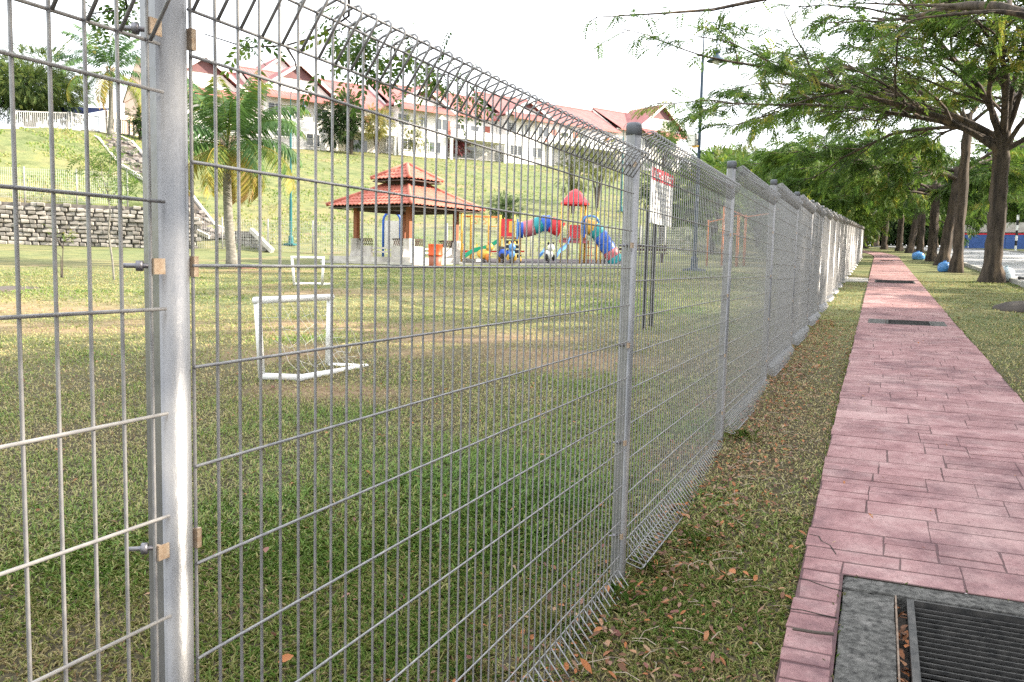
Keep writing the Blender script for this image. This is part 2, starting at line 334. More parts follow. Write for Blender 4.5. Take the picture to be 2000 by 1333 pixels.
def ground_mat():
    m = bpy.data.materials.new('lawn_ground'); m.use_nodes = True; nt = m.node_tree; b = nt.nodes['Principled BSDF']
    b.inputs['Roughness'].default_value = 0.95; b.inputs['Specular IOR Level'].default_value = 0.15
    g = nd(nt, 'ShaderNodeNewGeometry'); L = nt.links.new
    def noise(scale, detail=5, rough=0.6, sc=None):
        n = nd(nt, 'ShaderNodeTexNoise'); n.inputs['Scale'].default_value = scale; n.inputs['Detail'].default_value = detail; n.inputs['Roughness'].default_value = rough
        src = g.outputs['Position']
        if sc:
            mp = nd(nt, 'ShaderNodeMapping'); mp.inputs['Scale'].default_value = sc; L(src, mp.inputs[0]); src = mp.outputs[0]
        L(src, n.inputs['Vector']); return n.outputs['Fac']
    def ramp(f, stops):
        r = nd(nt, 'ShaderNodeValToRGB'); e = r.color_ramp.elements
        e[0].position, e[0].color = stops[0][0], rgb(stops[0][1]); e[1].position, e[1].color = stops[-1][0], rgb(stops[-1][1])
        for p, c in stops[1:-1]: x = e.new(p); x.color = rgb(c)
        L(f, r.inputs[0]); return r.outputs[0]
    def mix(f, c1, c2, mode='MIX'):
        x = nd(nt, 'ShaderNodeMixRGB'); x.blend_type = mode; L(f, x.inputs[0]) if not isinstance(f, float) else setattr(x.inputs[0], 'default_value', f); L(c1, x.inputs[1]); L(c2, x.inputs[2]); return x.outputs[0]
    big = ramp(noise(0.16, 6), [(0.34, (0.068, 0.125, 0.046)), (0.50, (0.115, 0.145, 0.06)), (0.66, (0.195, 0.165, 0.088))])
    fine = ramp(noise(16.0, 10, 0.8), [(0.34, (0.05, 0.06, 0.028)), (0.5, (0.16, 0.17, 0.078)), (0.66, (0.33, 0.30, 0.175))])
    c = mix(0.55, big, fine)
    mid_ = ramp(noise(1.1, 7, 0.7), [(0.36, (0.45, 0.52, 0.38)), (0.5, (1, 1, 1)), (0.64, (1.35, 1.2, 1.0))])
    c = mix(0.75, c, mid_, 'MULTIPLY')
    # bare, dry patches
    bare = ramp(noise(0.33, 6, 0.65, (1.0, 0.6, 1.0)), [(0.60, (0, 0, 0)), (0.72, (1, 1, 1))])
    soil = ramp(noise(3.0, 6, 0.7), [(0.35, (0.20, 0.125, 0.075)), (0.65, (0.34, 0.24, 0.15))])
    bw = nd(nt, 'ShaderNodeMath', operation='MULTIPLY'); bw.inputs[1].default_value = 0.75; L(bare, bw.inputs[0])
    c = mix(bw.outputs[0], c, soil)
    # under the thick grass lies dark thatch and soil
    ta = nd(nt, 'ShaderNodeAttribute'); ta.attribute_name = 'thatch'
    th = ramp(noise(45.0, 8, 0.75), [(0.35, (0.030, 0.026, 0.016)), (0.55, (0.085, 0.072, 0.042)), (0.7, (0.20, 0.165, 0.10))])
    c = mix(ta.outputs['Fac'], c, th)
    wa_ = nd(nt, 'ShaderNodeAttribute'); wa_.attribute_name = 'worn'; c = mix(wa_.outputs['Fac'], c, soil)
    L(c, b.inputs['Base Color'])
    bp = nd(nt, 'ShaderNodeBump'); bp.inputs['Strength'].default_value = 0.7; bp.inputs['Distance'].default_value = 0.05
    L(noise(9.0, 6, 0.7), bp.inputs['Height']); L(bp.outputs[0], b.inputs['Normal'])
    return m
GROUND = ground_mat()
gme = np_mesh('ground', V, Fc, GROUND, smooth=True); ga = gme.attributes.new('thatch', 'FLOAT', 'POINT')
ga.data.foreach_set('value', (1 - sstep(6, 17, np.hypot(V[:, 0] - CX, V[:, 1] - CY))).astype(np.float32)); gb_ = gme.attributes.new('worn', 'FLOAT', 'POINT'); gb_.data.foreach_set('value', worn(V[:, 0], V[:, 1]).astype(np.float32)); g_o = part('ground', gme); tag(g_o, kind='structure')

# ------------------------------------------------------------------ path: bed, stamped stones, pits
def path_mat(name, mult=1.0, pattern=False):
    m = bpy.data.materials.new(name); m.use_nodes = True; nt = m.node_tree; b = nt.nodes['Principled BSDF']; L = nt.links.new
    b.inputs['Roughness'].default_value = 0.8; b.inputs['Specular IOR Level'].default_value = 0.3
    g = nd(nt, 'ShaderNodeNewGeometry')
    def noise(scale, detail=6, rough=0.65):
        n = nd(nt, 'ShaderNodeTexNoise'); n.inputs['Scale'].default_value = scale; n.inputs['Detail'].default_value = detail; n.inputs['Roughness'].default_value = rough
        L(g.outputs['Position'], n.inputs['Vector']); return n.outputs['Fac']
    def ramp(f, stops):
        r = nd(nt, 'ShaderNodeValToRGB'); e = r.color_ramp.elements
        e[0].position, e[0].color = stops[0][0], rgb(stops[0][1]); e[1].position, e[1].color = stops[-1][0], rgb(stops[-1][1])
        for p, c in stops[1:-1]: x = e.new(p); x.color = rgb(c)
        L(f, r.inputs[0]); return r.outputs[0]
    k = mult
    base = ramp(noise(5, 8, 0.7), [(0.32, (0.21 * k, 0.105 * k, 0.107 * k)), (0.5, (0.305 * k, 0.17 * k, 0.168 * k)), (0.68, (0.385 * k, 0.25 * k, 0.24 * k))])
    st = ramp(noise(1.6, 9, 0.75), [(0.48, (0, 0, 0)), (0.66, (0.8, 0.8, 0.8))])
    dk = nd(nt, 'ShaderNodeMixRGB'); dk.inputs[2].default_value = (0.10, 0.052, 0.060, 1); L(st, dk.inputs[0]); L(base, dk.inputs[1]); out = dk.outputs[0]
    pl = ramp(noise(0.9, 8, 0.7), [(0.50, (0, 0, 0)), (0.70, (0.75, 0.75, 0.75))])
    pm = nd(nt, 'ShaderNodeMixRGB'); pm.inputs[2].default_value = (0.47 * k, 0.33 * k, 0.31 * k, 1); L(pl, pm.inputs[0]); L(base, pm.inputs[1]); L(pm.outputs[0], dk.inputs[1])
    sp = ramp(noise(46, 6, 0.75), [(0.56, (0, 0, 0)), (0.66, (0.85, 0.85, 0.85))])
    d2 = nd(nt, 'ShaderNodeMixRGB'); d2.inputs[2].default_value = (0.15, 0.085, 0.085, 1); L(sp, d2.inputs[0]); L(out, d2.inputs[1]); out = d2.outputs[0]
    oi = nd(nt, 'ShaderNodeObjectInfo'); mr = nd(nt, 'ShaderNodeMapRange'); mr.inputs['To Min'].default_value = 0.90; mr.inputs['To Max'].default_value = 1.08; L(oi.outputs['Random'], mr.inputs[0])
    hs = nd(nt, 'ShaderNodeHueSaturation'); L(mr.outputs[0], hs.inputs['Value']); L(out, hs.inputs['Color']); out = hs.outputs[0]
    L(out, b.inputs['Base Color'])
    bp = nd(nt, 'ShaderNodeBump'); bp.inputs['Strength'].default_value = 0.45; bp.inputs['Distance'].default_value = 0.01
    L(noise(22, 6, 0.7), bp.inputs['Height']); L(bp.outputs[0], b.inputs['Normal'])
    return m
PATHM = path_mat('pink_stamped_concrete'); PATHJ = path_mat('pink_joint_concrete', 0.36)
def zr(y): return float(np.interp(y, HY, HZ))
pb = MB(); bed_top = 0.0272
ys = sorted(set(list(np.arange(-6, 15, 0.5)) + list(np.arange(15, 130, 1.5)) + [p[2] for p in PITS] + [p[3] for p in PITS]))
def strip(mb, x0, x1, ya, yb, dz, mi=0, skirt=True):
    sa, sb = float(path_shift(ya)), float(path_shift(yb)); za, zb = zr(ya), zr(yb)
    vs = [(x0 + sa, ya, za + dz), (x1 + sa, ya, za + dz), (x1 + sb, yb, zb + dz), (x0 + sb, yb, zb + dz)]
    vs += [(v[0], v[1], v[2] - 0.12) for v in vs]
    fs = [(0, 1, 2, 3)]
    if skirt: fs += [(4, 0, 3, 7), (1, 5, 6, 2)]
    mb.add(vs, fs, mi)
for ya, yb in zip(ys[:-1], ys[1:]):
    ym = (ya + yb) / 2; hit = [p for p in PITS if p[2] < ym < p[3]]
    far = ym > 24
    dz, mi = (0.030, 1) if far else (bed_top, 0)
    if hit:
        p = hit[0]
        if p[0] > PX0: strip(pb, PX0, p[0], ya, yb, dz, mi)
        if p[1] < PX1: strip(pb, p[1], PX1, ya, yb, dz, mi)
    else: strip(pb, PX0, PX1, ya, yb, dz, mi)
path_o = pb.build('path', [PATHJ, PATHM]); tag(path_o, kind='structure')
def stone_verts(x0, x1, y0, y1, gap=0.0035, ins=0.0025, gapy=0.0075):
    j = lambda s: random.uniform(-s, s)
    x0 += gap; x1 -= gap; y0 += gapy; y1 -= gapy
    dz = j(0.0012); c = [(x0 + j(.004), y0 + j(.004)), (x1 + j(.004), y0 + j(.004)), (x1 + j(.004), y1 + j(.004)), (x0 + j(.004), y1 + j(.004))]
    mx, my = (x0 + x1) / 2, (y0 + y1) / 2
    vs = [(x, y, zr(y) + bed_top - 0.006) for x, y in c] + [(x, y, zr(y) + 0.0288 + dz) for x, y in c]
    vs += [(x - ins * math.copysign(1, x - mx), y - ins * math.copysign(1, y - my), zr(y) + 0.0300 + dz + j(.0008)) for x, y in c]
    fs = [(8, 9, 10, 11)] + [(i + k, (i + 1) % 4 + k, (i + 1) % 4 + k + 4, i + k + 4) for k in (0, 4) for i in range(4)]
    return vs, fs
def subtract(rects, hole):
    out = []; hx0, hx1, hy0, hy1 = hole
    for (a, b, c, d) in rects:
        if b <= hx0 or a >= hx1 or d <= hy0 or c >= hy1: out.append((a, b, c, d)); continue
        if a < hx0: out.append((a, hx0, c, d))
        if b > hx1: out.append((hx1, b, c, d))
        xa, xb = max(a, hx0), min(b, hx1)
        if c < hy0: out.append((xa, xb, c, hy0))
        if d > hy1: out.append((xa, xb, hy1, d))
    return out
rects = []; y = 1.2
while y < 24:
    bh = random.uniform(0.22, 0.32); x = PX0 + random.uniform(-0.012, 0.012)
    while x < PX1 - 0.01:
        w = random.choice((0.24, 0.34, 0.42, 0.55, 0.62)) * random.uniform(0.92, 1.08)
        if PX1 - (x + w) < 0.18: w = PX1 + random.uniform(-0.012, 0.012) - x
        u = random.random(); ysp = y + bh * random.choice((0.38, 0.5, 0.62))
        if u < 0.30: rects.append((x, x + w, y, y + bh))
        elif u < 0.62: rects += [(x, x + w, y, ysp), (x, x + w, ysp, y + bh)]
        else:
            xs = x + w * random.uniform(0.35, 0.65)
            if random.random() < 0.5: rects += [(x, xs, y, ysp), (xs, x + w, y, ysp), (x, x + w, ysp, y + bh)]
            else: rects += [(x, x + w, y, ysp), (x, xs, ysp, y + bh), (xs, x + w, ysp, y + bh)]
        x += w
    y += bh
for p in PITS: rects = subtract(rects, (p[0] - (0.008 if p[2] < 5 else 0.0), p[1] + 0.01, p[2], p[3] + 0.0))
rects = [r for r in rects if r[1] - r[0] > 0.03 and r[3] - r[2] > 0.03]
rects.sort(key=lambda r: r[2]); far_st = MB(); nst = 0
for r in rects:
    vs, fs = stone_verts(*r)
    if r[3] > 1.6 and r[2] < 10.5 and nst < 290:
        MB().add(vs, fs).build('paving_stone', PATHM, path_o); nst += 1
    else: far_st.add(vs, fs)
tag(far_st.build('paving_stones', PATHM, path_o), kind='stuff')
# broken corners and cracks by the near pit
ck = MB()
for pts in ([(0.70, 2.72), (0.735, 2.715), (0.775, 2.69), (0.83, 2.665), (0.868, 2.66)], [(0.685, 2.405), (0.74, 2.412), (0.80, 2.40), (0.862, 2.395)], [(0.70, 3.27), (0.745, 3.26), (0.76, 3.20), (0.80, 3.16), (0.83, 3.06)]):
    P = [Vector((a, b, zr(b) + 0.0305)) for a, b in pts]
    for p, q in zip(P[:-1], P[1:]): ck.bar(p, q, random.uniform(0.003, 0.007), 0.002)
ck.build('crack', MUCK, path_o)

def make_pit(i, p, depth=0.42):
    x0, x1, y0, y1 = p; mb = MB(); ztop = 0.0265
    za, zb = zr(y0), zr(y1); v = [(x0, y0, za + ztop), (x1, y0, za + ztop), (x1, y1, zb + ztop), (x0, y1, zb + ztop)]
    v += [(a, b, c - depth) for a, b, c in v]
    mb.add(v, [(7, 6, 5, 4)][::-1] + [(0, 1, 5, 4), (1, 2, 6, 5), (2, 3, 7, 6), (3, 0, 4, 7)])
    o = mb.build('drain_pit', MUCK); tag(o, kind='structure'); return o
for i, p in enumerate(PITS): make_pit(i, p)
def slope_rot(y): return Matrix.Rotation(math.atan2(zr(y + 0.5) - zr(y - 0.5), 1.0), 3, 'X')
# near drain: concrete surround (left and far side), rusty frame, steel grate
def slab(name, x0, x1, y0, y1, top, thick, m, parent, jit=0.004, n=7):
    """slab with a slightly ragged outline that follows the slope"""
    rr = random.Random(int(x0 * 1000 + y0 * 77)); out = []
    for (ax, ay), (bx, by) in (((x0, y0), (x1, y0)), ((x1, y0), (x1, y1)), ((x1, y1), (x0, y1)), ((x0, y1), (x0, y0))):
        for k in range(n):
            t = k / n; out.append((ax + (bx - ax) * t + rr.uniform(-jit, jit), ay + (by - ay) * t + rr.uniform(-jit, jit)))
    mb = MB(); N = len(out); cx_, cy_ = (x0 + x1) / 2, (y0 + y1) / 2
    A = [(x, y, zr(y) + top - thick) for x, y in out]; B = [(x, y, zr(y) + top - 0.008) for x, y in out]
    Cc = [(x + (cx_ - x) * 0.03, y + (cy_ - y) * 0.03, zr(y) + top + rr.uniform(-.002, .002)) for x, y in out]
    mb.add(A + B + Cc, [(i, (i + 1) % N, N + (i + 1) % N, N + i) for i in range(N)] + [(N + i, N + (i + 1) % N, 2 * N + (i + 1) % N, 2 * N + i) for i in range(N)] + [tuple(range(2 * N, 3 * N))])
    return mb.build(name, m, parent)
surr = thing('drain_surround', 'rough dark concrete surround of the drain nearest the camera, beside the pink path', 'drain surround')
slab('side_slab', 0.872, 1.068, 1.46, 2.71, 0.022, 0.30, CONC, surr)
slab('end_slab', 0.872, 2.11, 2.716, 2.837, 0.024, 0.30, CONC, surr)
fr = MB()
fr.bar((1.072, 1.46, zr(1.46) + .022), (1.072, 2.705, zr(2.7) + .022), 0.006, 0.012)
fr.build('angle_frame', RUST, surr)
gr = thing('drain_grate', 'large dark steel bar grate over the drain at the near end of the path', 'drain grate')
mb = MB()
for (a, b) in (((1.125, 1.47), (1.125, 2.70)), ((1.131, 2.695), (2.105, 2.695))):
    mb.bar((a[0], a[1], zr(a[1]) + .004), (b[0], b[1], zr(b[1]) + .004), 0.026 if a[0] == b[0] else 0.012, 0.04)
mb.build('frame', IRON, gr)
yb = 2.655
while yb > 1.5:
    MB().bar((1.132, yb, zr(yb) + .004), (2.10, yb, zr(yb) + .004), 0.0055, 0.012).build('bar', IRON, gr); yb -= 0.0415
for k in range(1, 3):
    xk = 1.132 + 0.42 * k
    MB().bar((xk, 1.5, zr(1.5) - .017), (xk, 2.68, zr(2.68) - .017), 0.012, 0.006).build('cross_bar', IRON, gr)
for (p, lab, conc) in ((PITS[1], 'dark drain grate set between two pale concrete strips across the middle of the path', True), (PITS[2], 'wide black drain grate across the path beside the flat slab near the fence', False), (PITS[3], 'small black drain grate at the far end of the path', False)):
    t = thing('drain_grate', lab, 'drain grate', group='drain grates in the path'); x0, x1, y0, y1 = p
    mb = MB()
    for a, b in (((x0 + .02, y0), (x0 + .02, y1)), ((x1 - .02, y0), (x1 - .02, y1)), ((x0 + .04, y0 + .02), (x1 - .04, y0 + .02)), ((x0 + .04, y1 - .02), (x1 - .04, y1 - .02))):
        mb.bar((a[0], a[1], zr(a[1]) + .015), (b[0], b[1], zr(b[1]) + .015), 0.04)
    mb.build('frame', IRON, t)
    n = int((y1 - y0) / 0.07); bars = MB()
    for k in range(1, n):
        yk = y0 + (y1 - y0) * k / n
        bars.bar((x0 + .04, yk, zr(yk) + .004), (x1 - .04, yk, zr(yk) + .004), 0.008, 0.03)
    tag(bars.build('bars', IRON, t), kind='stuff')
    if conc:
        slab('concrete_strip', 0.84, 1.095, y0, y1, 0.036, 0.05, CONC, t); slab('concrete_strip', 1.785, 1.97, y0, y1, 0.036, 0.05, CONC, t)
cs = slab('cover_slab', -0.02, 0.69, 26.85, 28.65, 0.045, 0.12, PALE_CONC, None, jit=0.02); tag(cs, 'flat grey concrete cover slab in the grass between fence and path', 'slab')

# ------------------------------------------------------------------ road
rd = MB(); rl = MB(); kn = MB(); kf = MB(); fp = MB()
ry = list(np.arange(-30, 75, 5.0)) + list(np.arange(75, 240, 4.0))
RX0, RX1 = 4.85, 12.1
for ya, yb in zip(ry[:-1], ry[1:]):
    sa, sb = float(road_shift(ya)), float(road_shift(yb)); za, zb = zr(ya), zr(yb)
    q = lambda mb, x0, x1, d: mb.add([(x0 + sa, ya, za + d), (x1 + sa, ya, za + d), (x1 + sb, yb, zb + d), (x0 + sb, yb, zb + d)], [(0, 1, 2, 3)])
    q(rd, RX0, RX1, 0.02); q(rl, RX0 + 0.15, RX0 + 0.27, 0.024)
    for mb, x0, x1 in ((kn, RX0 - 0.16, RX0), (kf, RX1, RX1 + 0.16)):
        vs = [(x + s_, y_, z_ + d) for (s_, y_, z_) in ((sa, ya, za), (sb, yb, zb)) for d in (-0.1, 0.14) for x in (x0, x1)]
        mb.add(vs, [(2, 3, 7, 6), (0, 2, 6, 4), (3, 1, 5, 7)])
for nm, mb, m in (('road', rd, ASPH), ('road_edge_line', rl, YLINE), ('kerb', kn, KERB), ('kerb', kf, KERB)): tag(mb.build(nm, m), kind='structure')
# dark soil mound and mud puddles
mm = MB(); mm.lathe([(0.62, -0.05), (0.55, 0.05), (0.35, 0.13), (0.12, 0.17), (0.01, 0.175)], 14)
o = mm.build('soil_mound', MUD, smooth=True, loc=(3.62, 18.2, h1(3.62, 18.2))); o.scale = (1, 1.5, 1); tag(o, 'low dark mound of soil and grass on the roadside verge', 'mound')
# ------------------------------------------------------------------ the welded mesh fence
PITCH, PLEN, WZ = 2.51, 2.40, 1.695
PANEL_DZ = {-1: -0.125, 0: -0.061, 1: 0.0, 2: 0.097}
def panel_y(n): return (n - 1) * PITCH + (0.03 if n < 1 else 0.0)
def panel_dz(n):
    if n in PANEL_DZ: return PANEL_DZ[n]
    return 0.097 + (np.interp(panel_y(n), HY, HZ) - np.interp(panel_y(2), HY, HZ))
def wire_path():
    pts = [(0, WZ)]; pts = []
    # bottom loop, upright, top loop, closed triangle back to the weld line (x, z)
    pts += [(0.001, 0.165), (0.066, 0.082), (0.081, 0.064), (0.080, 0.054), (0.070, 0.050), (0.012, 0.066), (0.002, 0.072), (0, 0.084)]
    pts += [(0, 0.9), (0, 1.764), (0.003, 1.773), (0.011, 1.778), (0.047, 1.791), (0.056, 1.792), (0.062, 1.785), (0.060, 1.774), (0.006, 1.694)]
    return pts
WP = wire_path()
# (bottom weld 0.165 and foot 0.05 are measured above the ground datum of the panel less 0.095)
def wp_shift(z): return z - 0.095 if z < 0.5 else z
WP = [(x, wp_shift(z)) for x, z in WP]
def vwire(n):
    return MB().tube([(x, 0, z) for x, z in WP], 0.0026, n)
def hwires():
    zs = [(0.0, WZ), (0.0, 0.070), (0.050, 1.786), (0.0055, 1.770), (0.083, -0.038), (0.0, -0.028)]
    zs += [(0.0048, 1.63 - 0.15 * i) for i in range(11)]
    return zs
HWZ = hwires()
def hwire(n, x, z): return MB().tube([(x, -0.004, z), (x, PLEN * 0.5, z), (x, PLEN + 0.022, z)], 0.0026, n)
fence = thing('mesh_fence', 'tall galvanised wire mesh fence with rolled top running beside the pink path', 'fence')
VW8 = vwire(8).mesh('wire', WIRE, True)
HW8 = [hwire(8, x, z).mesh('wire', WIRE, True) for x, z in HWZ]
far_mesh = None
NPAN = 23
for n in range(-1, NPAN + 1):
    pn = bpy.data.objects.new('mesh_panel', None); pn.location = (0, panel_y(n), panel_dz(n)); pn.empty_display_size = 0.1; link(pn, fence)
    if n in (0, 1, 2):
        for k in range(49):
            o = part('wire', VW8, pn, (0, k * 0.05, 0))
        for me in HW8: part('wire', me, pn)
    else:
        if far_mesh is None:
            mb = MB()
            for k in range(49):
                w = vwire(5); mb.add([(a, b + k * 0.05, c) for a, b, c in w.v], w.f)
            for x, z in HWZ: w = hwire(5, x, z); mb.add(w.v, w.f)
            far_mesh = mb.mesh('mesh_wires', WIRE, True)
        o = part('mesh_wires', far_mesh, pn); tag(o, kind='stuff')
# posts: pipe with one flattened clamping face, cap, bolts and clips
def post_prof(r=0.0305, n=28):
    a0, a1 = R(-136), R(-65.5); pr = []
    for k in range(n + 1):
        a = a1 + (2 * math.pi - (a1 - a0)) * k / n; pr.append((r * math.cos(a), r * math.sin(a)))
    return pr
PP = post_prof(); NP = len(PP)
def post_mesh(h):
    mb = MB(); mb.add([(x, y, -0.25) for x, y in PP] + [(x, y, h) for x, y in PP], [(i, (i + 1) % NP, (i + 1) % NP + NP, i + NP) for i in range(NP)] + [tuple(range(NP, 2 * NP))])
    me = mb.mesh('post', GALV, False)
    me.polygons.foreach_set('use_smooth', [i != NP - 1 and i < NP for i in range(NP + 1)]); return me
POST = post_mesh(1.88)
CAP = MB().lathe([(0.0325, 0), (0.0325, 0.036), (0.031, 0.043), (0.024, 0.049), (0.0, 0.051)], 20).mesh('cap', CAPM, True)
bm_ = MB()
bm_.tube([(0.008, -0.0235, 0), (-0.030, -0.052, 0)], 0.0035, 8); bm_.tube([(-0.008, -0.0365, 0), (-0.015, -0.0415, 0)], 0.0085, 6)
BOLTME = bm_.mesh('bolt', BOLT, True)
CLIPME = MB().prism([(0.0145, -0.047, -.011), (0.0240, -0.047, -.011), (0.0240, -0.027, -.011), (0.022, -0.027, -.011), (0.022, -0.040, -.011), (0.0145, -0.040, -.011)], (0, 0, 0.022)).mesh('clip', CLIP)
CLIP2 = MB().box((0.019, 0.033, 0), (0.010, 0.009, 0.030)).mesh('clip', CLIP)
for n in range(0, NPAN + 2):
    yk = (n - 1) * PITCH - 0.032; zb = zr(yk)
    if n > NPAN: yk = panel_y(NPAN) + PLEN + 0.037; zb = zr(yk)
    p = part('post', POST, fence, (-0.018, yk, zb))
    part('cap', CAP, p, (0, 0, 1.868))
    if n < 9:
        for z in (0.17, 0.57, 0.98, 1.39, 1.715):
            part('bolt', BOLTME, p, (0, 0, z + 0.03)); part('clip', CLIPME, p, (0, 0, z + 0.03)); part('clip', CLIP2, p, (0, 0, z + 0.03))

# ------------------------------------------------------------------ foliage generators
def rotmats(d, up_bias, rng, n):
    """n rotation matrices whose local +X follows d (n,3) and whose normal is roughly up"""
    d = d / np.linalg.norm(d, axis=1, keepdims=True)
    up = np.tile([0, 0, 1.0], (n, 1)) + rng.normal(0, up_bias, (n, 3))
    y = np.cross(up, d); y /= np.linalg.norm(y, axis=1, keepdims=True) + 1e-9; z = np.cross(d, y)
    return np.stack([d, y, z], -1)
def spray_template(k=7, L=0.30, lw=0.035, ll=0.11, droop=0.10, rng=None):
    """pinnate spray: k pairs of leaflets along a stalk on +X; returns (leaflets,4,3)"""
    out = []
    for i in range(k):
        t = (i + 0.6) / k; x = L * t; zz = -droop * t * t
        for s in (-1, 1):
            a = s * R(62 - 22 * t) + (rng.normal(0, 0.12) if rng is not None else 0); l = ll * (1 - 0.25 * abs(t - 0.45)); w = lw
            dx, dy = math.cos(a), math.sin(a); tip = (x + dx * l, dy * l, zz - 0.25 * l); mid = (x + dx * l * 0.55, dy * l * 0.55, zz - 0.06 * l)
            out.append([(x, 0, zz), (mid[0] + dy * w / 2, mid[1] - dx * w / 2, mid[2]), tip, (mid[0] - dy * w / 2, mid[1] + dx * w / 2, mid[2])])
    return np.array(out)
def spray_mesh(name, pos, dirs, tmpl, scale, tint, mat_, rng, up=0.45):
    n = len(pos); k = len(tmpl); Rm = rotmats(dirs, up, rng, n)
    T = tmpl.reshape(-1, 3); P = np.einsum('nij,vj->nvi', Rm, T) * scale[:, None, None] + pos[:, None, :]
    V = P.reshape(-1, 3); F = np.arange(len(V)).reshape(-1, 4)
    tt = np.repeat(tint, k) + rng.normal(0, 0.07, n * k)
    return np_mesh(name, V, F, mat_, np.clip(tt, 0, 1))
class Tree:
    def __init__(s, seed): s.r = random.Random(seed); s.n = np.random.default_rng(seed); s.mb = MB(); s.pos = []; s.dir = []
    def limb(s, p, d, L, r0, r1, steps, wander, bias, sides, flat=None):
        pts = [Vector(p)]; d = Vector(d).normalized(); st = L / steps
        for i in range(steps):
            d = d + Vector((s.r.gauss(0, wander), s.r.gauss(0, wander), s.r.gauss(0, wander * 0.7))) + Vector(bias)
            if flat is not None and d.z > flat: d.z += (flat - d.z) * 0.35
            d.normalize(); pts.append(pts[-1] + d * st)
        rs = [r0 + (r1 - r0) * i / steps for i in range(steps + 1)]
        s.mb.tube(pts, rs, sides, cap=False); return pts, rs
    def pick(s, pts, t):
        k = t * (len(pts) - 1); i = min(int(k), len(pts) - 2); f = k - i
        return pts[i].lerp(pts[i + 1], f), (pts[i + 1] - pts[i]).normalized()
    def side(s, d, ang):
        ax = Vector((s.r.gauss(0, .35), s.r.gauss(0, .35), 1)).normalized(); return Quaternion(ax, ang) @ d
def rain_tree(seed, trunk_h, r0, limbs, n2=7, n3=6, spray=9, l2=0.45, l3=0.5, lean=(0, 0), sides=12, extra=None):
    """limbs: list of (azimuth, length, start elevation, final dz)"""
    t = Tree(seed); top = Vector((lean[0], lean[1], trunk_h))
    N = 16; pts = []; rs = []
    for i in range(N + 1):
        f = i / N; pts.append(Vector((lean[0] * f + t.r.gauss(0, 0.012), lean[1] * f + t.r.gauss(0, 0.012), trunk_h * f - 0.15 * (i == 0))))
        rs.append(r0 * ((1.0 + 0.60 * max(0, 1 - f * 7) ** 1.5) + 0.06 * math.sin(i * 2.1)) * (1 - 0.16 * f))
    sides = 20; t.mb.tube(pts, rs, sides, cap=False)
    for q in range(len(t.mb.v)):          # furrowed, knobbly bark
        v = Vector(t.mb.v[q]); a = math.atan2(v.y - lean[1] * v.z / trunk_h, v.x - lean[0] * v.z / trunk_h); c = Vector((lean[0] * v.z / trunk_h, lean[1] * v.z / trunk_h, v.z))
        k = 1 + 0.09 * math.sin(5 * a + seed + v.z * 0.5) + t.r.uniform(-.07, .07); t.mb.v[q] = tuple(c + (v - c) * k)
    for az, L, el, fl in limbs:
        d = Vector((math.cos(az) * math.cos(el), math.sin(az) * math.cos(el), math.sin(el)))
        lr = r0 * t.r.uniform(0.30, 0.48)
        P1, R1 = t.limb(top - Vector((0, 0, t.r.uniform(0.1, 0.7))), d, L, lr, lr * 0.22, 9, 0.10, (0, 0, 0), 8, flat=fl)
        for k in range(n2):
            f = 0.14 + 0.86 * (k + t.r.random() * 0.8) / n2; f = min(f, 1.0)
            p, dd = t.pick(P1, f); rr = (lr + (lr * 0.22 - lr) * f) * 0.6
            d2 = t.side(dd, R(t.r.choice((-1, 1)) * t.r.uniform(22, 65))) ; d2.z += t.r.uniform(-0.05, 0.35)
            L2 = L * l2 * t.r.uniform(0.6, 1.15) * (1.1 - 0.4 * f)
            P2, R2 = t.limb(p, d2, L2, max(rr, 0.022), 0.012, 6, 0.13, (0, 0, 0), 5, flat=0.16)
            for q in range(n3):
                g = 0.2 + 0.8 * (q + t.r.random()) / n3; g = min(g, 1.0)
                p3, d3 = t.pick(P2, g); d3 = t.side(d3, R(t.r.choice((-1, 1)) * t.r.uniform(20, 70))); d3.z += t.r.uniform(-0.25, 0.25)
                L3 = L2 * l3 * t.r.uniform(0.5, 1.1)
                P3, R3 = t.limb(p3, d3, L3, 0.012, 0.005, 4, 0.16, (0, 0, -0.02), 3, flat=0.15)
                for m in range(spray):
                    h = 0.15 + 0.85 * (m + t.r.random()) / spray; h = min(h, 1.0)
                    p4, d4 = t.pick(P3, h); d4 = t.side(d4, R(t.r.choice((-1, 1)) * t.r.uniform(15, 80))); d4.z -= t.r.uniform(0.0, 0.5)
                    t.pos.append(p4[:]); t.dir.append(d4[:])
    return t
def finish_tree(t, root, leaf=None, size=1.0, tint0=0.48, tvar=0.34, keep=1.0, tmpl=None, bark=None, cull=None):
    trunk = t.mb.build('trunk', bark or BARK, root, smooth=True)
    pos = np.array(t.pos); dr = np.array(t.dir); k = t.n.random(len(pos)) < keep
    # foliage thins out in patches so that the sky shows through
    cl = vnoise(pos[:, 0] * 0.9 + pos[:, 2] * 0.7, pos[:, 1] * 0.9, 0.9); k &= t.n.random(len(pos)) < np.clip(-0.15 + 2.2 * cl, 0.05, 1)
    if cull is not None: k &= ~cull(pos)
    pos, dr, cl = pos[k], dr[k], cl[k]
    tint = np.clip(tint0 + tvar * (vnoise(pos[:, 0], pos[:, 1] + pos[:, 2], 0.8) - 0.5) * 2 + t.n.normal(0, tvar * 0.4, len(pos)), 0, 1)
    me = spray_mesh('crown', pos, dr, tmpl if tmpl is not None else SPRAY, size * t.n.uniform(0.75, 1.25, len(pos)), tint, leaf or LEAF, t.n)
    return trunk, part('crown', me, root)
SPRAY = spray_template(7, 0.42, 0.055, 0.16, 0.14, np.random.default_rng(1))
SPRAYS = spray_template(6, 0.24, 0.026, 0.070, 0.07, np.random.default_rng(2))
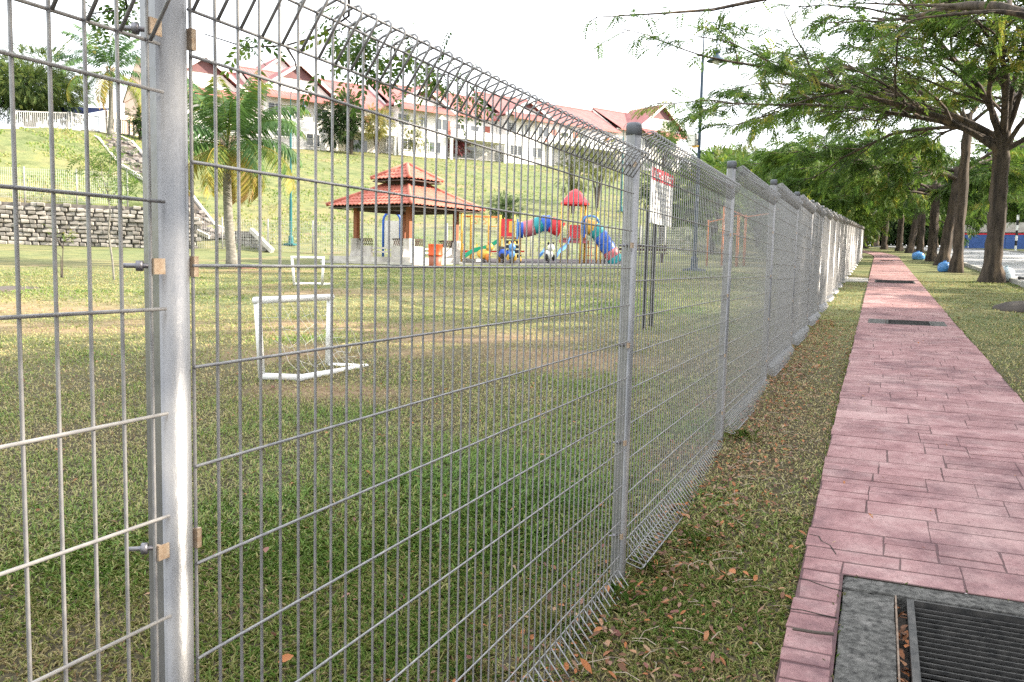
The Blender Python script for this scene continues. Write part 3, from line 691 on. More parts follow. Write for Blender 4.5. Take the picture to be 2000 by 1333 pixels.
SPRAYB = spray_template(5, 0.70, 0.14, 0.34, 0.2, np.random.default_rng(3))

# ------------------------------------------------------------------ street trees along the road
D2 = R
def street_tree(x, y, seed, label, th, r0, limbs, lean=(0, 0), group='rain trees along the road', **kw):
    fk = {k: kw.pop(k) for k in list(kw) if k in ('leaf', 'size', 'tint0', 'tvar', 'keep', 'tmpl', 'cull')}
    root = thing('street_tree', label, 'tree', (x, y, h1(x, y)), 0, group)
    finish_tree(rain_tree(seed, th, r0, limbs, lean=lean, **kw), root, **fk); return root
T1 = street_tree(4.19, 29.0, 11, 'thick forked tree nearest on the verge, spreading low branches over the path and fence', 4.6, 0.255,
    [(D2(184), 9.0, D2(36), 0.02), (D2(158), 8.5, D2(50), 0.12), (D2(205), 10, D2(45), 0.10), (D2(225), 9, D2(55), 0.2), (D2(250), 8, D2(50), 0.2), (D2(120), 8, D2(55), 0.2), (D2(60), 8, D2(50), 0.2), (D2(-10), 8, D2(45), 0.12), (D2(-50), 8, D2(52), 0.2), (D2(190), 8, D2(70), 0.5), (D2(280), 8, D2(72), 0.5), (D2(330), 7, D2(75), 0.6)], n2=12, n3=9, spray=8, size=0.80, tint0=0.58, tvar=0.42, cull=lambda p: (p[:, 0] < -6.3) & (p[:, 2] > 6.9))
T2 = street_tree(3.74, 36.1, 12, 'second verge tree, slim straight grey trunk behind the blue rubbish bag', 6.0, 0.185,
    [(D2(175), 8.5, D2(35), 0.05), (D2(200), 8, D2(45), 0.1), (D2(150), 7, D2(50), 0.2), (D2(240), 7, D2(52), 0.2), (D2(60), 6, D2(50), 0.2), (D2(-20), 7, D2(45), 0.2), (D2(190), 6, D2(10), -0.15), (D2(120), 5, D2(5), -0.1)], n2=7, n3=6, spray=10, size=1.1)
T3 = street_tree(3.75, 44.5, 13, 'dark leaning verge tree with split bark, third from the camera', 4.6, 0.26,
    [(D2(180), 9, D2(22), -0.02), (D2(205), 8, D2(40), 0.05), (D2(150), 8, D2(40), 0.1), (D2(70), 7, D2(50), 0.2), (D2(-30), 7, D2(45), 0.2), (D2(195), 6.5, D2(14), -0.02), (D2(230), 5, D2(16), -0.02)], lean=(0.5, 0.3), n2=7, n3=6, spray=11, size=1.25)
T4 = street_tree(3.62, 51.2, 14, 'fourth verge tree, trunk between the two blue bags', 4.2, 0.24,
    [(D2(185), 9, D2(15), -0.06), (D2(210), 8, D2(35), 0.0), (D2(155), 8, D2(35), 0.05), (D2(100), 7, D2(50), 0.2), (D2(-10), 7, D2(45), 0.2), (D2(170), 6, D2(12), -0.05), (D2(215), 6, D2(16), -0.03), (D2(-60), 5, D2(12), -.04)], n2=7, n3=6, spray=11, size=1.35, tint0=0.5)
def tree_copy(src, x, y, rz, s, label, name=None, group=None):
    c = copy_tree(src); c.location = (x, y, h1(x, y)); c.rotation_euler = (0, 0, rz); c.scale = (s, s, s); c['label'] = label
    if group: c['group'] = group
    return c
for (src, x, y, rz, s, lab) in ((T4, 3.5, 63, 0.5, 0.95, 'fifth verge tree, leafy low crown beyond the light blue bag'), (T3, 3.2, 74, -0.4, 1.0, 'stout verge tree leaning left beyond the far drain grate'), (T4, 2.6, 82, 2.2, 1.05, 'far dark verge trunk just right of the path end'), (T3, 1.4, 90, 0.9, 1.0, 'slim dark verge trunk where the path starts to bend'), (T4, -0.4, 98, 3.0, 1.05, 'far verge trunk standing at the bend of the path'), (T3, -3.0, 106, 1.9, 1.1, 'far verge tree left of the bend, above the end of the fence'), (T4, -6.5, 113, 4.4, 1.15, 'farthest verge tree, half hidden behind the end of the fence'), (T2, -11.5, 96, 1.0, 1.0, 'leafy tree showing over the far end of the fence')):
    tree_copy(src, x, y, rz, s, lab)
# trees across the road, and two on the near verge just outside the frame whose boughs reach in
for (src, x, y, rz, s, lab) in ((T3, 14.0, 12, 1.1, 0.95, 'tree across the road, off to the right of the near verge'), (T4, 14.4, 24, 2.7, 1.0, 'tree across the road opposite the thick forked tree'), (T3, 14.2, 36, 4.0, 1.0, 'tree across the road opposite the slim grey trunk'), (T4, 14.6, 49, 5.2, 1.0, 'tree across the road opposite the leaning trunk'), (T3, 14.5, 66, 0.4, 1.05, 'dark tree on the far verge left of the striped pole'), (T4, 15.2, 84, 1.9, 1.1, 'dark thick tree on the far verge behind the striped pole'), (T3, 12.0, 104, 3.3, 1.15, 'dense tree on the far verge in front of the blue hoarding'), (T4, 7.6, 122, 0.7, 1.25, 'tree beyond the road bend, seen between the verge trunks'), (T3, 0.5, 135, 5.0, 1.3, 'big dense tree closing the view where the road bends')):
    tree_copy(src, x, y, rz, s, lab, group='trees across the road')
# unseen dense tree and copies, added across the road to shade path and field
def added_shade_tree(x, y, seed, label):
    root = thing('street_tree', label, 'tree', (x, y, h1(x, y)), 0, 'trees across the road')
    finish_tree(rain_tree(seed, 3.2, 0.3, [(D2(a), 6.5, D2(e), f) for a, e, f in ((0, 40, .1), (60, 55, .4), (120, 42, .15), (180, 52, .3), (240, 42, .15), (300, 55, .4), (30, 75, .8), (200, 78, .8))], n2=7, n3=5, spray=7), root, leaf=LEAFD, size=2.0, tint0=0.4, tmpl=SPRAY); return root
DT = added_shade_tree(15.0, 4.0, 71, 'unseen dense tree added for shade across the road, level with the nearest fence panels'); DT.scale = (1.25, 1.25, 1.25)
for x, y, rz, s, lab in ((15.2, -4.5, 1.0, 1.25, 'unseen dense tree added for shade across the road, behind the camera side'), (14.8, 11.5, 2.2, 1.25, 'unseen dense tree added for shade across the road, level with the notice board'), (15.3, 19.0, 3.1, 1.2, 'unseen dense tree added for shade across the road, level with the far mini goal'), (21.5, 1.0, 4.0, 1.6, 'unseen second row dense tree added for shade across the road, nearest the drain'), (21.5, 10.0, 5.0, 1.6, 'unseen second row dense tree added for shade across the road, middle one'), (21.8, 19.0, 0.3, 1.5, 'unseen second row dense tree added for shade across the road, farthest one')): tree_copy(DT, x, y, rz, s, lab)
# far woods that close the view
wv, wt = [], []
wr = np.random.default_rng(21); wmb = MB()
wp_, wd_, wt_ = [], [], []
for (x, y, h, rad) in [(18, 150, 14, 7), (30, 140, 15, 8), (8, 160, 15, 8), (-4, 165, 16, 8), (-16, 158, 14, 7), (42, 130, 15, 8), (26, 118, 12, 6), (-10, 138, 12, 6), (52, 110, 15, 8), (24, 100, 12, 5.5), (34, 90, 13, 6)] + [(-24 + 5.5 * k, 146 - abs(k - 4) * 1.5, 6.5, 5) for k in range(12)]:
    z0 = h1(x, y); n = 900 if h > 8 else 500
    u = wr.normal(0, 1, (n, 3)); u /= np.linalg.norm(u, axis=1, keepdims=True); rr = wr.random(n) ** 0.4
    P = u * rr[:, None] * np.array([rad, rad, h * 0.42]) + np.array([x, y, z0 + h * 0.55]); wp_.append(P); wd_.append(u + np.array([0, 0, -0.3])); wt_.append(np.clip(wr.normal(0.4, 0.2, n) + 0.3 * (vnoise(P[:, 0], P[:, 2], 0.5) - .5), 0, 1))
    wmb.tube([(x, y, z0 - .2), (x + .2, y, z0 + h * 0.6)], [0.35, 0.15], 6)
P = np.concatenate(wp_); wood = part('far_woods', spray_mesh('far_woods', P, np.concatenate(wd_), SPRAYB, np.full(len(P), 1.9), np.concatenate(wt_), LEAFD, wr, 0.8)); tag(wood, kind='stuff')
tag(wmb.build('far_trunks', TWIG), kind='stuff')

# near verge tree right of the frame: one long low bough reaches across the top of the view
def bough(t, pts, r0, r1, n_tw, spr, seed, lt=(0.5, 1.1), sides=6):
    P = [Vector(p) for p in pts]; k = len(P); t.mb.tube(P, [r0 + (r1 - r0) * i / (k - 1) for i in range(k)], sides, cap=False)
    for i in range(n_tw):
        f = 0.12 + 0.88 * (i + t.r.random()) / n_tw; f = min(f, 1)
        p, d = t.pick(P, f); d2 = t.side(d, R(t.r.choice((-1, 1)) * t.r.uniform(20, 60))); d2.z += t.r.uniform(-0.45, 0.15)
        P3, _ = t.limb(p, d2, t.r.uniform(*lt), 0.009, 0.004, 4, 0.15, (0, 0, -0.03), 4)
        for m in range(spr):
            p4, d4 = t.pick(P3, min(1, 0.35 + 0.65 * (m + t.r.random()) / spr)); d4 = t.side(d4, R(t.r.choice((-1, 1)) * t.r.uniform(20, 80))); d4.z -= t.r.uniform(0.1, 0.8)
            t.pos.append(p4[:]); t.dir.append(d4[:])
NX, NY = 4.15, 15.5; NZ = h1(NX, NY)
t = rain_tree(31, 4.8, 0.32, [(D2(110), 8.5, D2(50), 0.16), (D2(150), 6, D2(62), 0.3), (D2(-60), 7, D2(50), 0.2), (D2(30), 7, D2(50), 0.2), (D2(200), 5.5, D2(65), 0.4), (D2(-110), 7, D2(60), 0.3), (D2(75), 8, D2(42), 0.1)], n2=7, n3=5, spray=9)
off = Vector((NX, NY, NZ))
W_ = lambda *q: [Vector(p) - off for p in q]
bough(t, W_((NX, NY, NZ + 4.4), (2.6, 14.6, 5.75), (0.9, 13.6, 5.62), (-0.85, 12.9, 5.43), (-1.6, 12.5, 5.22), (-2.3, 12.1, 5.12), (-3.1, 11.4, 4.95)), 0.06, 0.006, 22, 4, 1, lt=(0.12, 0.36))
root = thing('street_tree', 'verge tree just right of the frame whose thin bough crosses the white sky', 'tree', off, 0, 'rain trees along the road')
finish_tree(t, root, size=0.5, tint0=0.55)
# a tree beside the camera: its drooping twigs hang into the upper left behind the mesh
MX, MY = 4.2, -3.6; MZ = h1(MX, MY)
t = rain_tree(41, 4.4, 0.3, [(D2(60), 6, D2(50), 0.3), (D2(0), 7, D2(45), 0.2), (D2(-70), 7, D2(45), 0.2), (D2(250), 6, D2(50), 0.2), (D2(100), 5, D2(65), 0.4)], n2=6, n3=5, spray=8)
off = Vector((MX, MY, MZ))
bough(t, W_((MX, MY, MZ + 4.0), (2.0, -1.5, 5.0), (0.0, 0.6, 4.6), (-1.2, 2.2, 3.6), (-1.75, 3.0, 2.95)), 0.06, 0.012, 0, 0, 2)
for q in (((-1.75, 3.0, 2.95), (-1.85, 3.15, 2.68), (-1.98, 3.08, 2.57), (-2.14, 2.97, 2.50), (-2.3, 2.84, 2.47), (-2.46, 2.7, 2.52)), ((-1.2, 2.2, 3.6), (-1.65, 2.9, 3.15), (-1.85, 3.1, 2.66), (-1.70, 3.25, 2.52), (-1.62, 3.4, 2.58)), ((-1.66, 3.32, 2.54), (-1.72, 3.45, 2.50), (-1.70, 3.62, 2.53), (-1.66, 3.74, 2.48), (-1.62, 3.9, 2.50), (-1.56, 4.02, 2.44)),
          ((0, 0.6, 4.6), (-1.6, 1.6, 3.3), (-2.5, 2.2, 2.8), (-2.72, 2.42, 2.60), (-2.86, 2.32, 2.56)), ((-2.14, 2.97, 2.50), (-2.1, 3.0, 2.42), (-2.09, 3.01, 2.34))):
    bough(t, W_(*q), 0.008, 0.003, 0, 0, 3)
near_pos, near_dir = [], []
for c, n, s in (((-1.90, 3.14, 2.60), 14, 0.16), ((-1.78, 3.2, 2.54), 24, 0.17), ((-1.62, 3.4, 2.52), 12, 0.14), ((-1.66, 3.8, 2.50), 16, 0.16), ((-1.58, 3.98, 2.40), 12, 0.13), ((-2.72, 2.41, 2.66), 12, 0.11), ((-2.86, 2.33, 2.55), 8, 0.10), ((-2.30, 2.85, 2.50), 5, 0.06)):
    for k in range(n):
        q_ = [c[i] + t.r.gauss(0, s * (0.5 if i < 2 else 0.6)) - off[i] for i in range(3)]; near_pos.append(q_); c_ = Vector(c) - off; t.mb.tube([c_, c_.lerp(Vector(q_), .5) + Vector((0, 0, .012)), q_], .0013, 3); near_dir.append([t.r.gauss(0, 0.7), t.r.gauss(0, 0.7), -0.25 - 0.5 * t.r.random()])
root = thing('street_tree', 'tree beside the camera whose drooping twigs show through the nearest fence panels', 'tree', off, 0, 'rain trees along the road')
finish_tree(t, root, size=0.62, tint0=0.5)
SPN = spray_template(8, 0.17, 0.019, 0.042, 0.06, np.random.default_rng(5))
part('leaf_sprays', spray_mesh('leaf_sprays', np.array(near_pos), np.array(near_dir), SPN, np.random.default_rng(4).uniform(0.8, 1.25, len(near_pos)), np.random.default_rng(6).uniform(0.15, 0.85, len(near_pos)), LEAF, np.random.default_rng(8), 0.5), root)

# ------------------------------------------------------------------ smaller trees, bushes
def bushy(name, label, cat, x, y, h, rad, seed, leaf, n=900, tmpl=None, size=1.0, trunk=0.3, tint0=0.45, group=None, zc=0.6, zr_=0.42, sink=0.1, stems=4, lumps=7):
    z0 = h1(x, y); root = thing(name, label, cat, (x, y, z0), 0, group); r = np.random.default_rng(seed); rr = random.Random(seed)
    mb = MB()
    for k in range(stems):
        a = 2 * math.pi * k / stems + rr.random(); e = (math.cos(a) * rad * 0.45, math.sin(a) * rad * 0.45, h * (zc + 0.15))
        mb.tube([(0, 0, -sink), (e[0] * 0.25, e[1] * 0.25, h * trunk), e], [0.045 * h ** 0.6, 0.03 * h ** 0.6, 0.01], 6, cap=False)
    mb.build('trunk', TWIG, root)
    C = r.normal(0, 1, (lumps, 3)); C /= np.linalg.norm(C, axis=1, keepdims=True); C *= 0.55 * r.random((lumps, 1)) ** 0.5 + 0.2
    idx = r.integers(0, lumps, n); u = r.normal(0, 1, (n, 3)); u /= np.linalg.norm(u, axis=1, keepdims=True)
    q = C[idx] + u * (0.30 + 0.22 * r.random((n, 1)))
    P = q * np.array([rad, rad, h * zr_]) + np.array([0, 0, h * zc]); P[:, 2] = np.maximum(P[:, 2], 0.06 * h)
    tint = np.clip(tint0 + 0.25 * (r.random(lumps)[idx] - 0.5) + r.normal(0, 0.12, n), 0, 1)
    part('crown', spray_mesh('crown', P, u + np.array([0, 0, -0.15]), tmpl if tmpl is not None else SPRAY, size * r.uniform(0.7, 1.3, n), tint, leaf, r, 0.7), root)
    return root
bushy('tree', 'big round dark green tree behind the white railing above the stone wall', 'tree', -57.5, 44.3, 6.4, 5.6, 51, LEAFD, n=8000, size=0.85, tint0=0.72, lumps=16, zc=0.62, trunk=0.3)
bushy('tree', 'darker low tree at the left edge, beside the big round tree', 'tree', -58.5, 40.0, 5.0, 3.6, 52, LEAFD, n=3000, size=0.85, tint0=0.35, lumps=10)
bushy('bush', 'dark green bush in front of the first house, left of the tall conifer', 'bush', -51.9, 74.4, 4.6, 1.5, 53, LEAFD, n=700, size=1.1, tint0=0.25)
bushy('conifer', 'tall dark conifer in front of the row houses above the pavilion', 'tree', -50.2, 75.6, 6.4, 1.5, 54, LEAFD, n=1100, size=1.1, tint0=0.4, zc=0.5, zr_=0.48)
bushy('bush', 'dry yellowish bush right of the tall conifer on the slope top', 'bush', -48.3, 77.5, 5.2, 2.0, 55, LEAFY, n=800, size=0.9, tint0=0.75)
bushy('bush', 'thin pale bush in front of the second house', 'bush', -47.5, 84.0, 4.4, 1.7, 56, LEAFY, n=320, size=0.9, tint0=0.6)
bushy('shrub', 'maroon leaved shrub behind the white railing of the middle house', 'shrub', -46.8, 92.0, 3.2, 1.6, 57, LEAFR, n=500, size=1.0, tint0=0.5)
bushy('tree', 'small leafy tree on the grass slope right of the pavilion roof', 'tree', -22.2, 52.4, 2.9, 1.05, 58, LEAFD, n=420, size=0.7, tint0=0.45, trunk=0.4, zc=0.62)
bushy('tree', 'tall thin leafed sapling on the slope above the red play roof', 'tree', -22.3, 66.0, 6.4, 1.9, 59, LEAFY, n=520, size=0.85, tint0=0.3, trunk=0.3)
bushy('tree', 'pale sapling on the slope behind the tube slide', 'tree', -22.0, 71.5, 5.6, 1.9, 60, LEAFY, n=480, size=0.85, tint0=0.4)
bushy('tree', 'dense slope tree behind the white notice board', 'tree', -13.0, 58.0, 5.4, 2.2, 61, LEAFD, n=800, size=0.95, tint0=0.5)
bushy('tree', 'dense tree behind the dark lamp post and orange frames', 'tree', -10.4, 62.0, 5.2, 2.4, 62, LEAFD, n=800, size=0.95, tint0=0.4)
bushy('tree', 'bright green garden tree in front of the end gable', 'tree', -27.2, 118.0, 6.6, 2.0, 63, LEAF, n=700, size=1.1, tint0=0.45)
bushy('tree', 'wide olive tree right of the end house, behind the dark lamp post', 'tree', -17.5, 120.0, 9.0, 5.0, 64, LEAFY, n=1700, size=1.5, tint0=0.45, lumps=12)
bushy('tree', 'dark teal tree low behind the lamp post, above the fence top', 'tree', -14.5, 100.0, 7.0, 3.2, 65, LEAFD, n=1000, size=1.4, tint0=0.4)
bushy('tree', 'dry yellow topped tree over the third fence panel', 'tree', -10.5, 112.0, 8.5, 4.2, 66, LEAFY, n=1300, size=1.5, tint0=0.7, lumps=10)
bushy('tree', 'green bushy tree behind the far fence panels', 'tree', -7.0, 84.0, 7.5, 3.6, 67, LEAF, n=1300, size=1.3, tint0=0.4, lumps=10)
bushy('shrub', 'green shrub beside the house wall behind the left palm', 'shrub', -51.0, 48.5, 2.4, 1.2, 68, LEAFD, n=400, size=0.9, tint0=0.5)
bushy('shrub', 'low green shrub behind the railing left of the maroon shrub', 'shrub', -48.8, 88.0, 2.0, 1.3, 69, LEAF, n=300, size=0.9, tint0=0.6)
for k, (x, y, h, rad, lf, t0, lab) in enumerate(((-2.2, 61.5, 6.4, 3.0, LEAF, .45, 'leafy green tree rising just past the end of the fence'), (-5.5, 66.0, 8.0, 3.8, LEAFD, .55, 'darker leafy tree left of the fence end'), (-3.0, 73.0, 8.5, 4.0, LEAF, .35, 'full green tree behind the end of the fence line'), (-8.5, 74.0, 9.5, 4.5, LEAFD, .5, 'tall dark leafy tree over the middle fence panels'), (-1.5, 84.0, 7.5, 3.4, LEAF, .6, 'yellowish green tree by the path bend'), (-9.5, 58.0, 7.0, 3.2, LEAF, .5, 'rounded green tree behind the fourth and fifth fence panels'))):
    bushy('tree', lab, 'tree', x, y, h, rad, 90 + k, lf, n=1500, size=1.05, tint0=t0 + .12, lumps=14, zc=.55, zr_=.45)
# slender sapling and bare sapling in the field
z0 = h1(-18.45, 16.48); rt = thing('sapling', 'slender crooked young tree with feathery green crown in the field', 'tree', (-18.45, 16.48, z0))
mb = MB(); mb.tube([(0, 0, -.1), (-.05, .0, .5), (-.18, 0, 1.3), (-.10, 0, 1.9), (-.28, .1, 2.35), (-.5, .1, 2.9), (-.55, .1, 3.3)], [.03, .028, .024, .022, .018, .012, .006], 6)
for e in ((.5, .1, 2.9), (-.9, 0, 3.3), (.2, -.2, 3.4), (.45, .2, 2.6)): mb.tube([(-.2, .05, 2.15), ((e[0] - .1) / 2, e[1], 2.6), e], [.012, .009, .004], 5)
mb.build('trunk', PALMT, rt); r = np.random.default_rng(70); n = 230
cc = np.array([(-.5, .1, 3.2), (-.15, .1, 3.5), (.45, .1, 2.85), (.35, .1, 2.6), (-.75, 0, 3.1)]); P = cc[r.integers(0, 5, n)] + r.normal(0, 1, (n, 3)) * (.26, .26, .2)
part('crown', spray_mesh('crown', P, r.normal(0, 1, (n, 3)) * (1, 1, .3) + (0, 0, -.2), SPRAYS, r.uniform(.8, 1.4, n), r.uniform(.2, .7, n), LEAF, r, .4), rt)
z0 = h1(-20.42, 16.46); rt = thing('sapling', 'small bare sapling with a dark stem in the field near the left edge', 'tree', (-20.42, 16.46, z0))
mb = MB()
for q in ([(0, 0, -.05), (.02, 0, .5), (.06, 0, .95), (.22, 0, 1.25)], [(.05, 0, .85), (-.2, 0, 1.15), (-.28, 0, 1.35)], [(.1, 0, 1.05), (.28, 0, 1.1), (.36, 0, 1.2)], [(-.05, 0, 0), (-.1, .05, .6), (-.3, 0, .75)]): mb.tube(q, [.022] + [.014] * (len(q) - 2) + [.006], 5)
mb.build('trunk', TWIG, rt); n = 26; P = np.array([(.2, 0, 1.25), (-.25, 0, 1.3), (.33, 0, 1.15)])[r.integers(0, 3, n)] + r.normal(0, .09, (n, 3))
part('crown', spray_mesh('crown', P, r.normal(0, 1, (n, 3)), SPRAYS, r.uniform(.5, .9, n), r.uniform(.6, 1, n), LEAF, r, .4), rt)

# ------------------------------------------------------------------ palms
def frond_mesh(L, droop, seed, tint, pairs=46, ll=0.66):
    r = random.Random(seed); pts = []; p = Vector((0, 0, 0)); el = R(82) - droop * 0.28; N = 14
    for i in range(N + 1):
        pts.append(p.copy()); el -= droop / N * (0.5 + 1.1 * i / N); p = p + Vector((math.cos(el), 0, math.sin(el))) * (L / N)
    V = []; T = []
    def q(a, b, c, d, tt): V.extend([a, b, c, d]); T.append(tt)
    for i in range(N):
        w = 0.022 * (1 - i / N) + 0.006; a, b = pts[i], pts[i + 1]
        q(a + Vector((0, -w, 0)), a + Vector((0, w, 0)), b + Vector((0, w, 0)), b + Vector((0, -w, 0)), min(1, tint + 0.25))
        q(a + Vector((0, 0, -w)), a + Vector((0, 0, w)), b + Vector((0, 0, w)), b + Vector((0, 0, -w)), min(1, tint + 0.25))
    for k in range(pairs):
        f = 0.14 + 0.86 * k / pairs; x = f * N; i = min(int(x), N - 1); p = pts[i].lerp(pts[i + 1], x - i); d = (pts[i + 1] - pts[i]).normalized()
        l = ll * (0.45 + 0.9 * math.sin(math.pi * min(1, f * 0.85 + 0.12))) * r.uniform(0.85, 1.1)
        for s in (-1, 1):
            dr = (d * 0.75 + Vector((0, s, 0)) * 0.9 + Vector((0, 0, -0.35 - 0.35 * r.random()))).normalized()
            m = p + dr * l * 0.5; e = p + dr * l + Vector((0, 0, -l * 0.30)); w = 0.038
            q(p, m + d * w, e, m - d * w, min(1, max(0, tint + r.gauss(0, 0.07) + 0.18 * (k / pairs > 0.8))))
    return np_mesh('frond', np.array([v[:] for v in V]), np.arange(len(V)).reshape(-1, 4), PALML, np.array(T))
def palm(label, x, y, th, bend, n, L, seed, rings=12, dark=0.0):
    root = thing('coconut_palm', label, 'palm', (x, y, h1(x, y)), 0); r = random.Random(seed); mb = MB(); pts = []; rs = []
    for i in range(rings + 1):
        f = i / rings; pts.append((bend[0] * math.sin(f * 2.2), bend[1] * f, th * f - .1)); rs.append((0.20 - 0.07 * f + (0.10 * (1 - f / .12) if f < .12 else 0)) * (1 + 0.03 * (i % 2)))
    mb.tube(pts, rs, 10); mb.build('trunk', PALMT, root, smooth=True)
    top = Vector(pts[-1]); hb = MB()
    for k in range(9):
        a = k * 2.4; hb.bar(top + Vector((.12 * math.cos(a), .12 * math.sin(a), -.25)), top + Vector((.3 * math.cos(a), .3 * math.sin(a), .45)), .10, .03)
    hb.build('leaf_base', STICK, root)
    for k in range(n):
        f = k / (n - 1); a = k * 2.399 + r.random() * 0.4
        droop = 0.7 + 1.45 * f + r.uniform(-.15, .15); tint = (0.18 + 0.30 * r.random()) if f < 0.72 else 0.45 + 0.45 * (f - 0.72) / 0.28 + r.uniform(-.08, .12)
        o = part('frond', frond_mesh(L * r.uniform(0.85, 1.1) * (0.8 + 0.3 * math.sin(f * 3)), droop, seed * 100 + k, max(0, min(1, tint - dark))), root, top + Vector((0, 0, 0.35 - 0.4 * f)))
        o.rotation_euler = (0, -R(18) * (1 - f) * 0.8 + R(52) * f, a)
    cb = MB()
    for k in range(6): cb.blob(top + Vector((.25 * math.cos(k), .25 * math.sin(k), -.05 - .1 * (k % 2))), (.10, .10, .13), 8, 6)
    cb.build('coconut', GREENP if False else mat('green_coconut', (0.10, 0.20, 0.06), (0.20, 0.26, 0.08), scale=5, rough=0.5), root, smooth=True)
    return root
palm('coconut palm with yellowing lower fronds standing in the field', -21.43, 24.65, 4.5, (-0.25, 0.0), 28, 3.3, 5)
palm('coconut palm at the slope top behind the white railing', -51.2, 45.9, 4.5, (0.15, 0), 24, 4.3, 9, dark=0.12)
dl = thing('dead_frond', 'brown fallen palm frond lying on the field below the palm', 'frond', (-22.1, 23.2, h1(-22.1, 23.2) + 0.12)); fo = part('leaf', frond_mesh(2.9, 0.25, 77, 0.95, ll=0.3), dl); fo.rotation_euler = (0, R(74), R(14)); fo.data.materials[0] = mat('dead_frond_brown', (0.16, 0.085, 0.06), (0.24, 0.13, 0.09), scale=5, rough=0.9)

# ------------------------------------------------------------------ lamp posts
def lamp_post(label, x, y, h, rz, seed_mat, lantern=False, arch=0.62):
    root = thing('lamp_post', label, 'lamp post', (x, y, h1(x, y)), rz, 'swan neck lamp posts')
    MB().lathe([(0.26, 0), (0.26, 0.10), (0.15, 0.12), (0.14, 0.45), (0.085, 0.55), (0.08, 2.6), (0.065, 2.7), (0.055, h - 1.3), (0.03, h - 1.25)], 14).build('pole', seed_mat, root, smooth=False)
    MB().box((0, 0, 0.03), (0.62, 0.62, 0.1)).build('base_plate', seed_mat, root)
    pts = [(0, 0, h - 1.35)]
    for k in range(13):
        a = math.pi - math.pi * k / 12; pts.append((arch / 2 + arch / 2 * math.cos(a), 0, h - 0.55 + 0.5 * math.sin(a)))
    pts.append((arch, 0, h - 1.1)); MB().tube(pts, 0.024, 8).build('swan_neck', seed_mat, root, smooth=True)
    MB().tube([(arch * .5, 0, h - 0.06), (arch * .5, 0, h - .5), (arch * .5, 0, h - .62)], [.008, .008, .035], 6).build('finial', seed_mat, root)
    hd = MB().lathe([(0.05, 0.42), (0.14, 0.40), (0.15, 0.30), (0.09, 0.26), (0.13, 0.22), (0.15, 0.16), (0.34, 0.02), (0.35, 0.0), (0.30, 0.0)], 16, c=(arch, 0, h - 1.5)).build('lamp_shade', DARKST, root, smooth=True)
    MB().blob((arch, 0, h - 1.5), (.14, .14, .12), 10, 6).build('bulb_cover', WHITE, hd, smooth=True)
    if lantern:
        lb = MB().box((-0.28, 0, h * 0.535), (0.36, 0.30, 0.42)).build('floodlight', WHITE, root)
        MB().bar((-0.10, 0, h * 0.535), (0, 0, h * 0.535), 0.05).build('bracket', seed_mat, lb)
        MB().box((-0.12, -0.02, h * 0.508), (0.30, 0.1, 0.07)).build('yellow_strap', YEL, lb)
    return root
lamp_post('tall dark blue lamp post with floodlight box, rising behind the fence', -5.43, 31.43, 9.1, YAW - 0.9, DARKST, True)
lamp_post('teal lamp post between the palm and the pavilion', -30.46, 39.86, 9.0, YAW - 0.25, TEAL, False, arch=0.8)
lamp_post('farthest lamp post, its curved top showing beside the capped fence post', -19.7, 71.1, 7.6, YAW + 0.0, TEAL, False, arch=0.95)

# ------------------------------------------------------------------ notice board
nb = thing('notice_board', 'white notice board with red heading on a black twin post behind the second panel', 'sign', (-2.17, 11.2, h1(-2.17, 11.2)))
for y_ in (0.06, 0.50): MB().box((0, y_, 0.83), (0.05, 0.05, 1.76)).build('post', BLACKM, nb)
zb = 1.55; bd = MB().box((0.045, 0.72, zb + 0.40), (0.02, 1.42, 0.80)).build('board', WHITE, nb)
MB().box((0.057, 0.72, zb + 0.71), (0.004, 1.42, 0.18)).build('red_heading', SIGNRED, bd)
tx = MB(); rr = random.Random(5)
for k in range(9):
    y_ = 0.12 + k * 0.137; tx.box((0.0605, y_ + 0.012, zb + 0.71), (0.003, 0.024, 0.09)); s = rr.choice((0, 1, 2))
    tx.box((0.0605, y_ + 0.055, zb + 0.71 + (0.035 if s != 1 else 0.0)), (0.003, 0.058, 0.02))
    if s != 0: tx.box((0.0605, y_ + 0.055, zb + 0.675), (0.003, 0.058, 0.02))
tx.build('heading_lettering', WHITE, bd)
tx = MB()
for row in range(6):
    y_ = 0.16
    while y_ < (1.25 if row < 5 else 0.9):
        w = rr.uniform(0.05, 0.14); tx.box((0.057, y_ + w / 2, zb + 0.55 - row * 0.085), (0.003, w, 0.032)); y_ += w + 0.05
tx.build('printed_lines', SIGNTXT, bd)

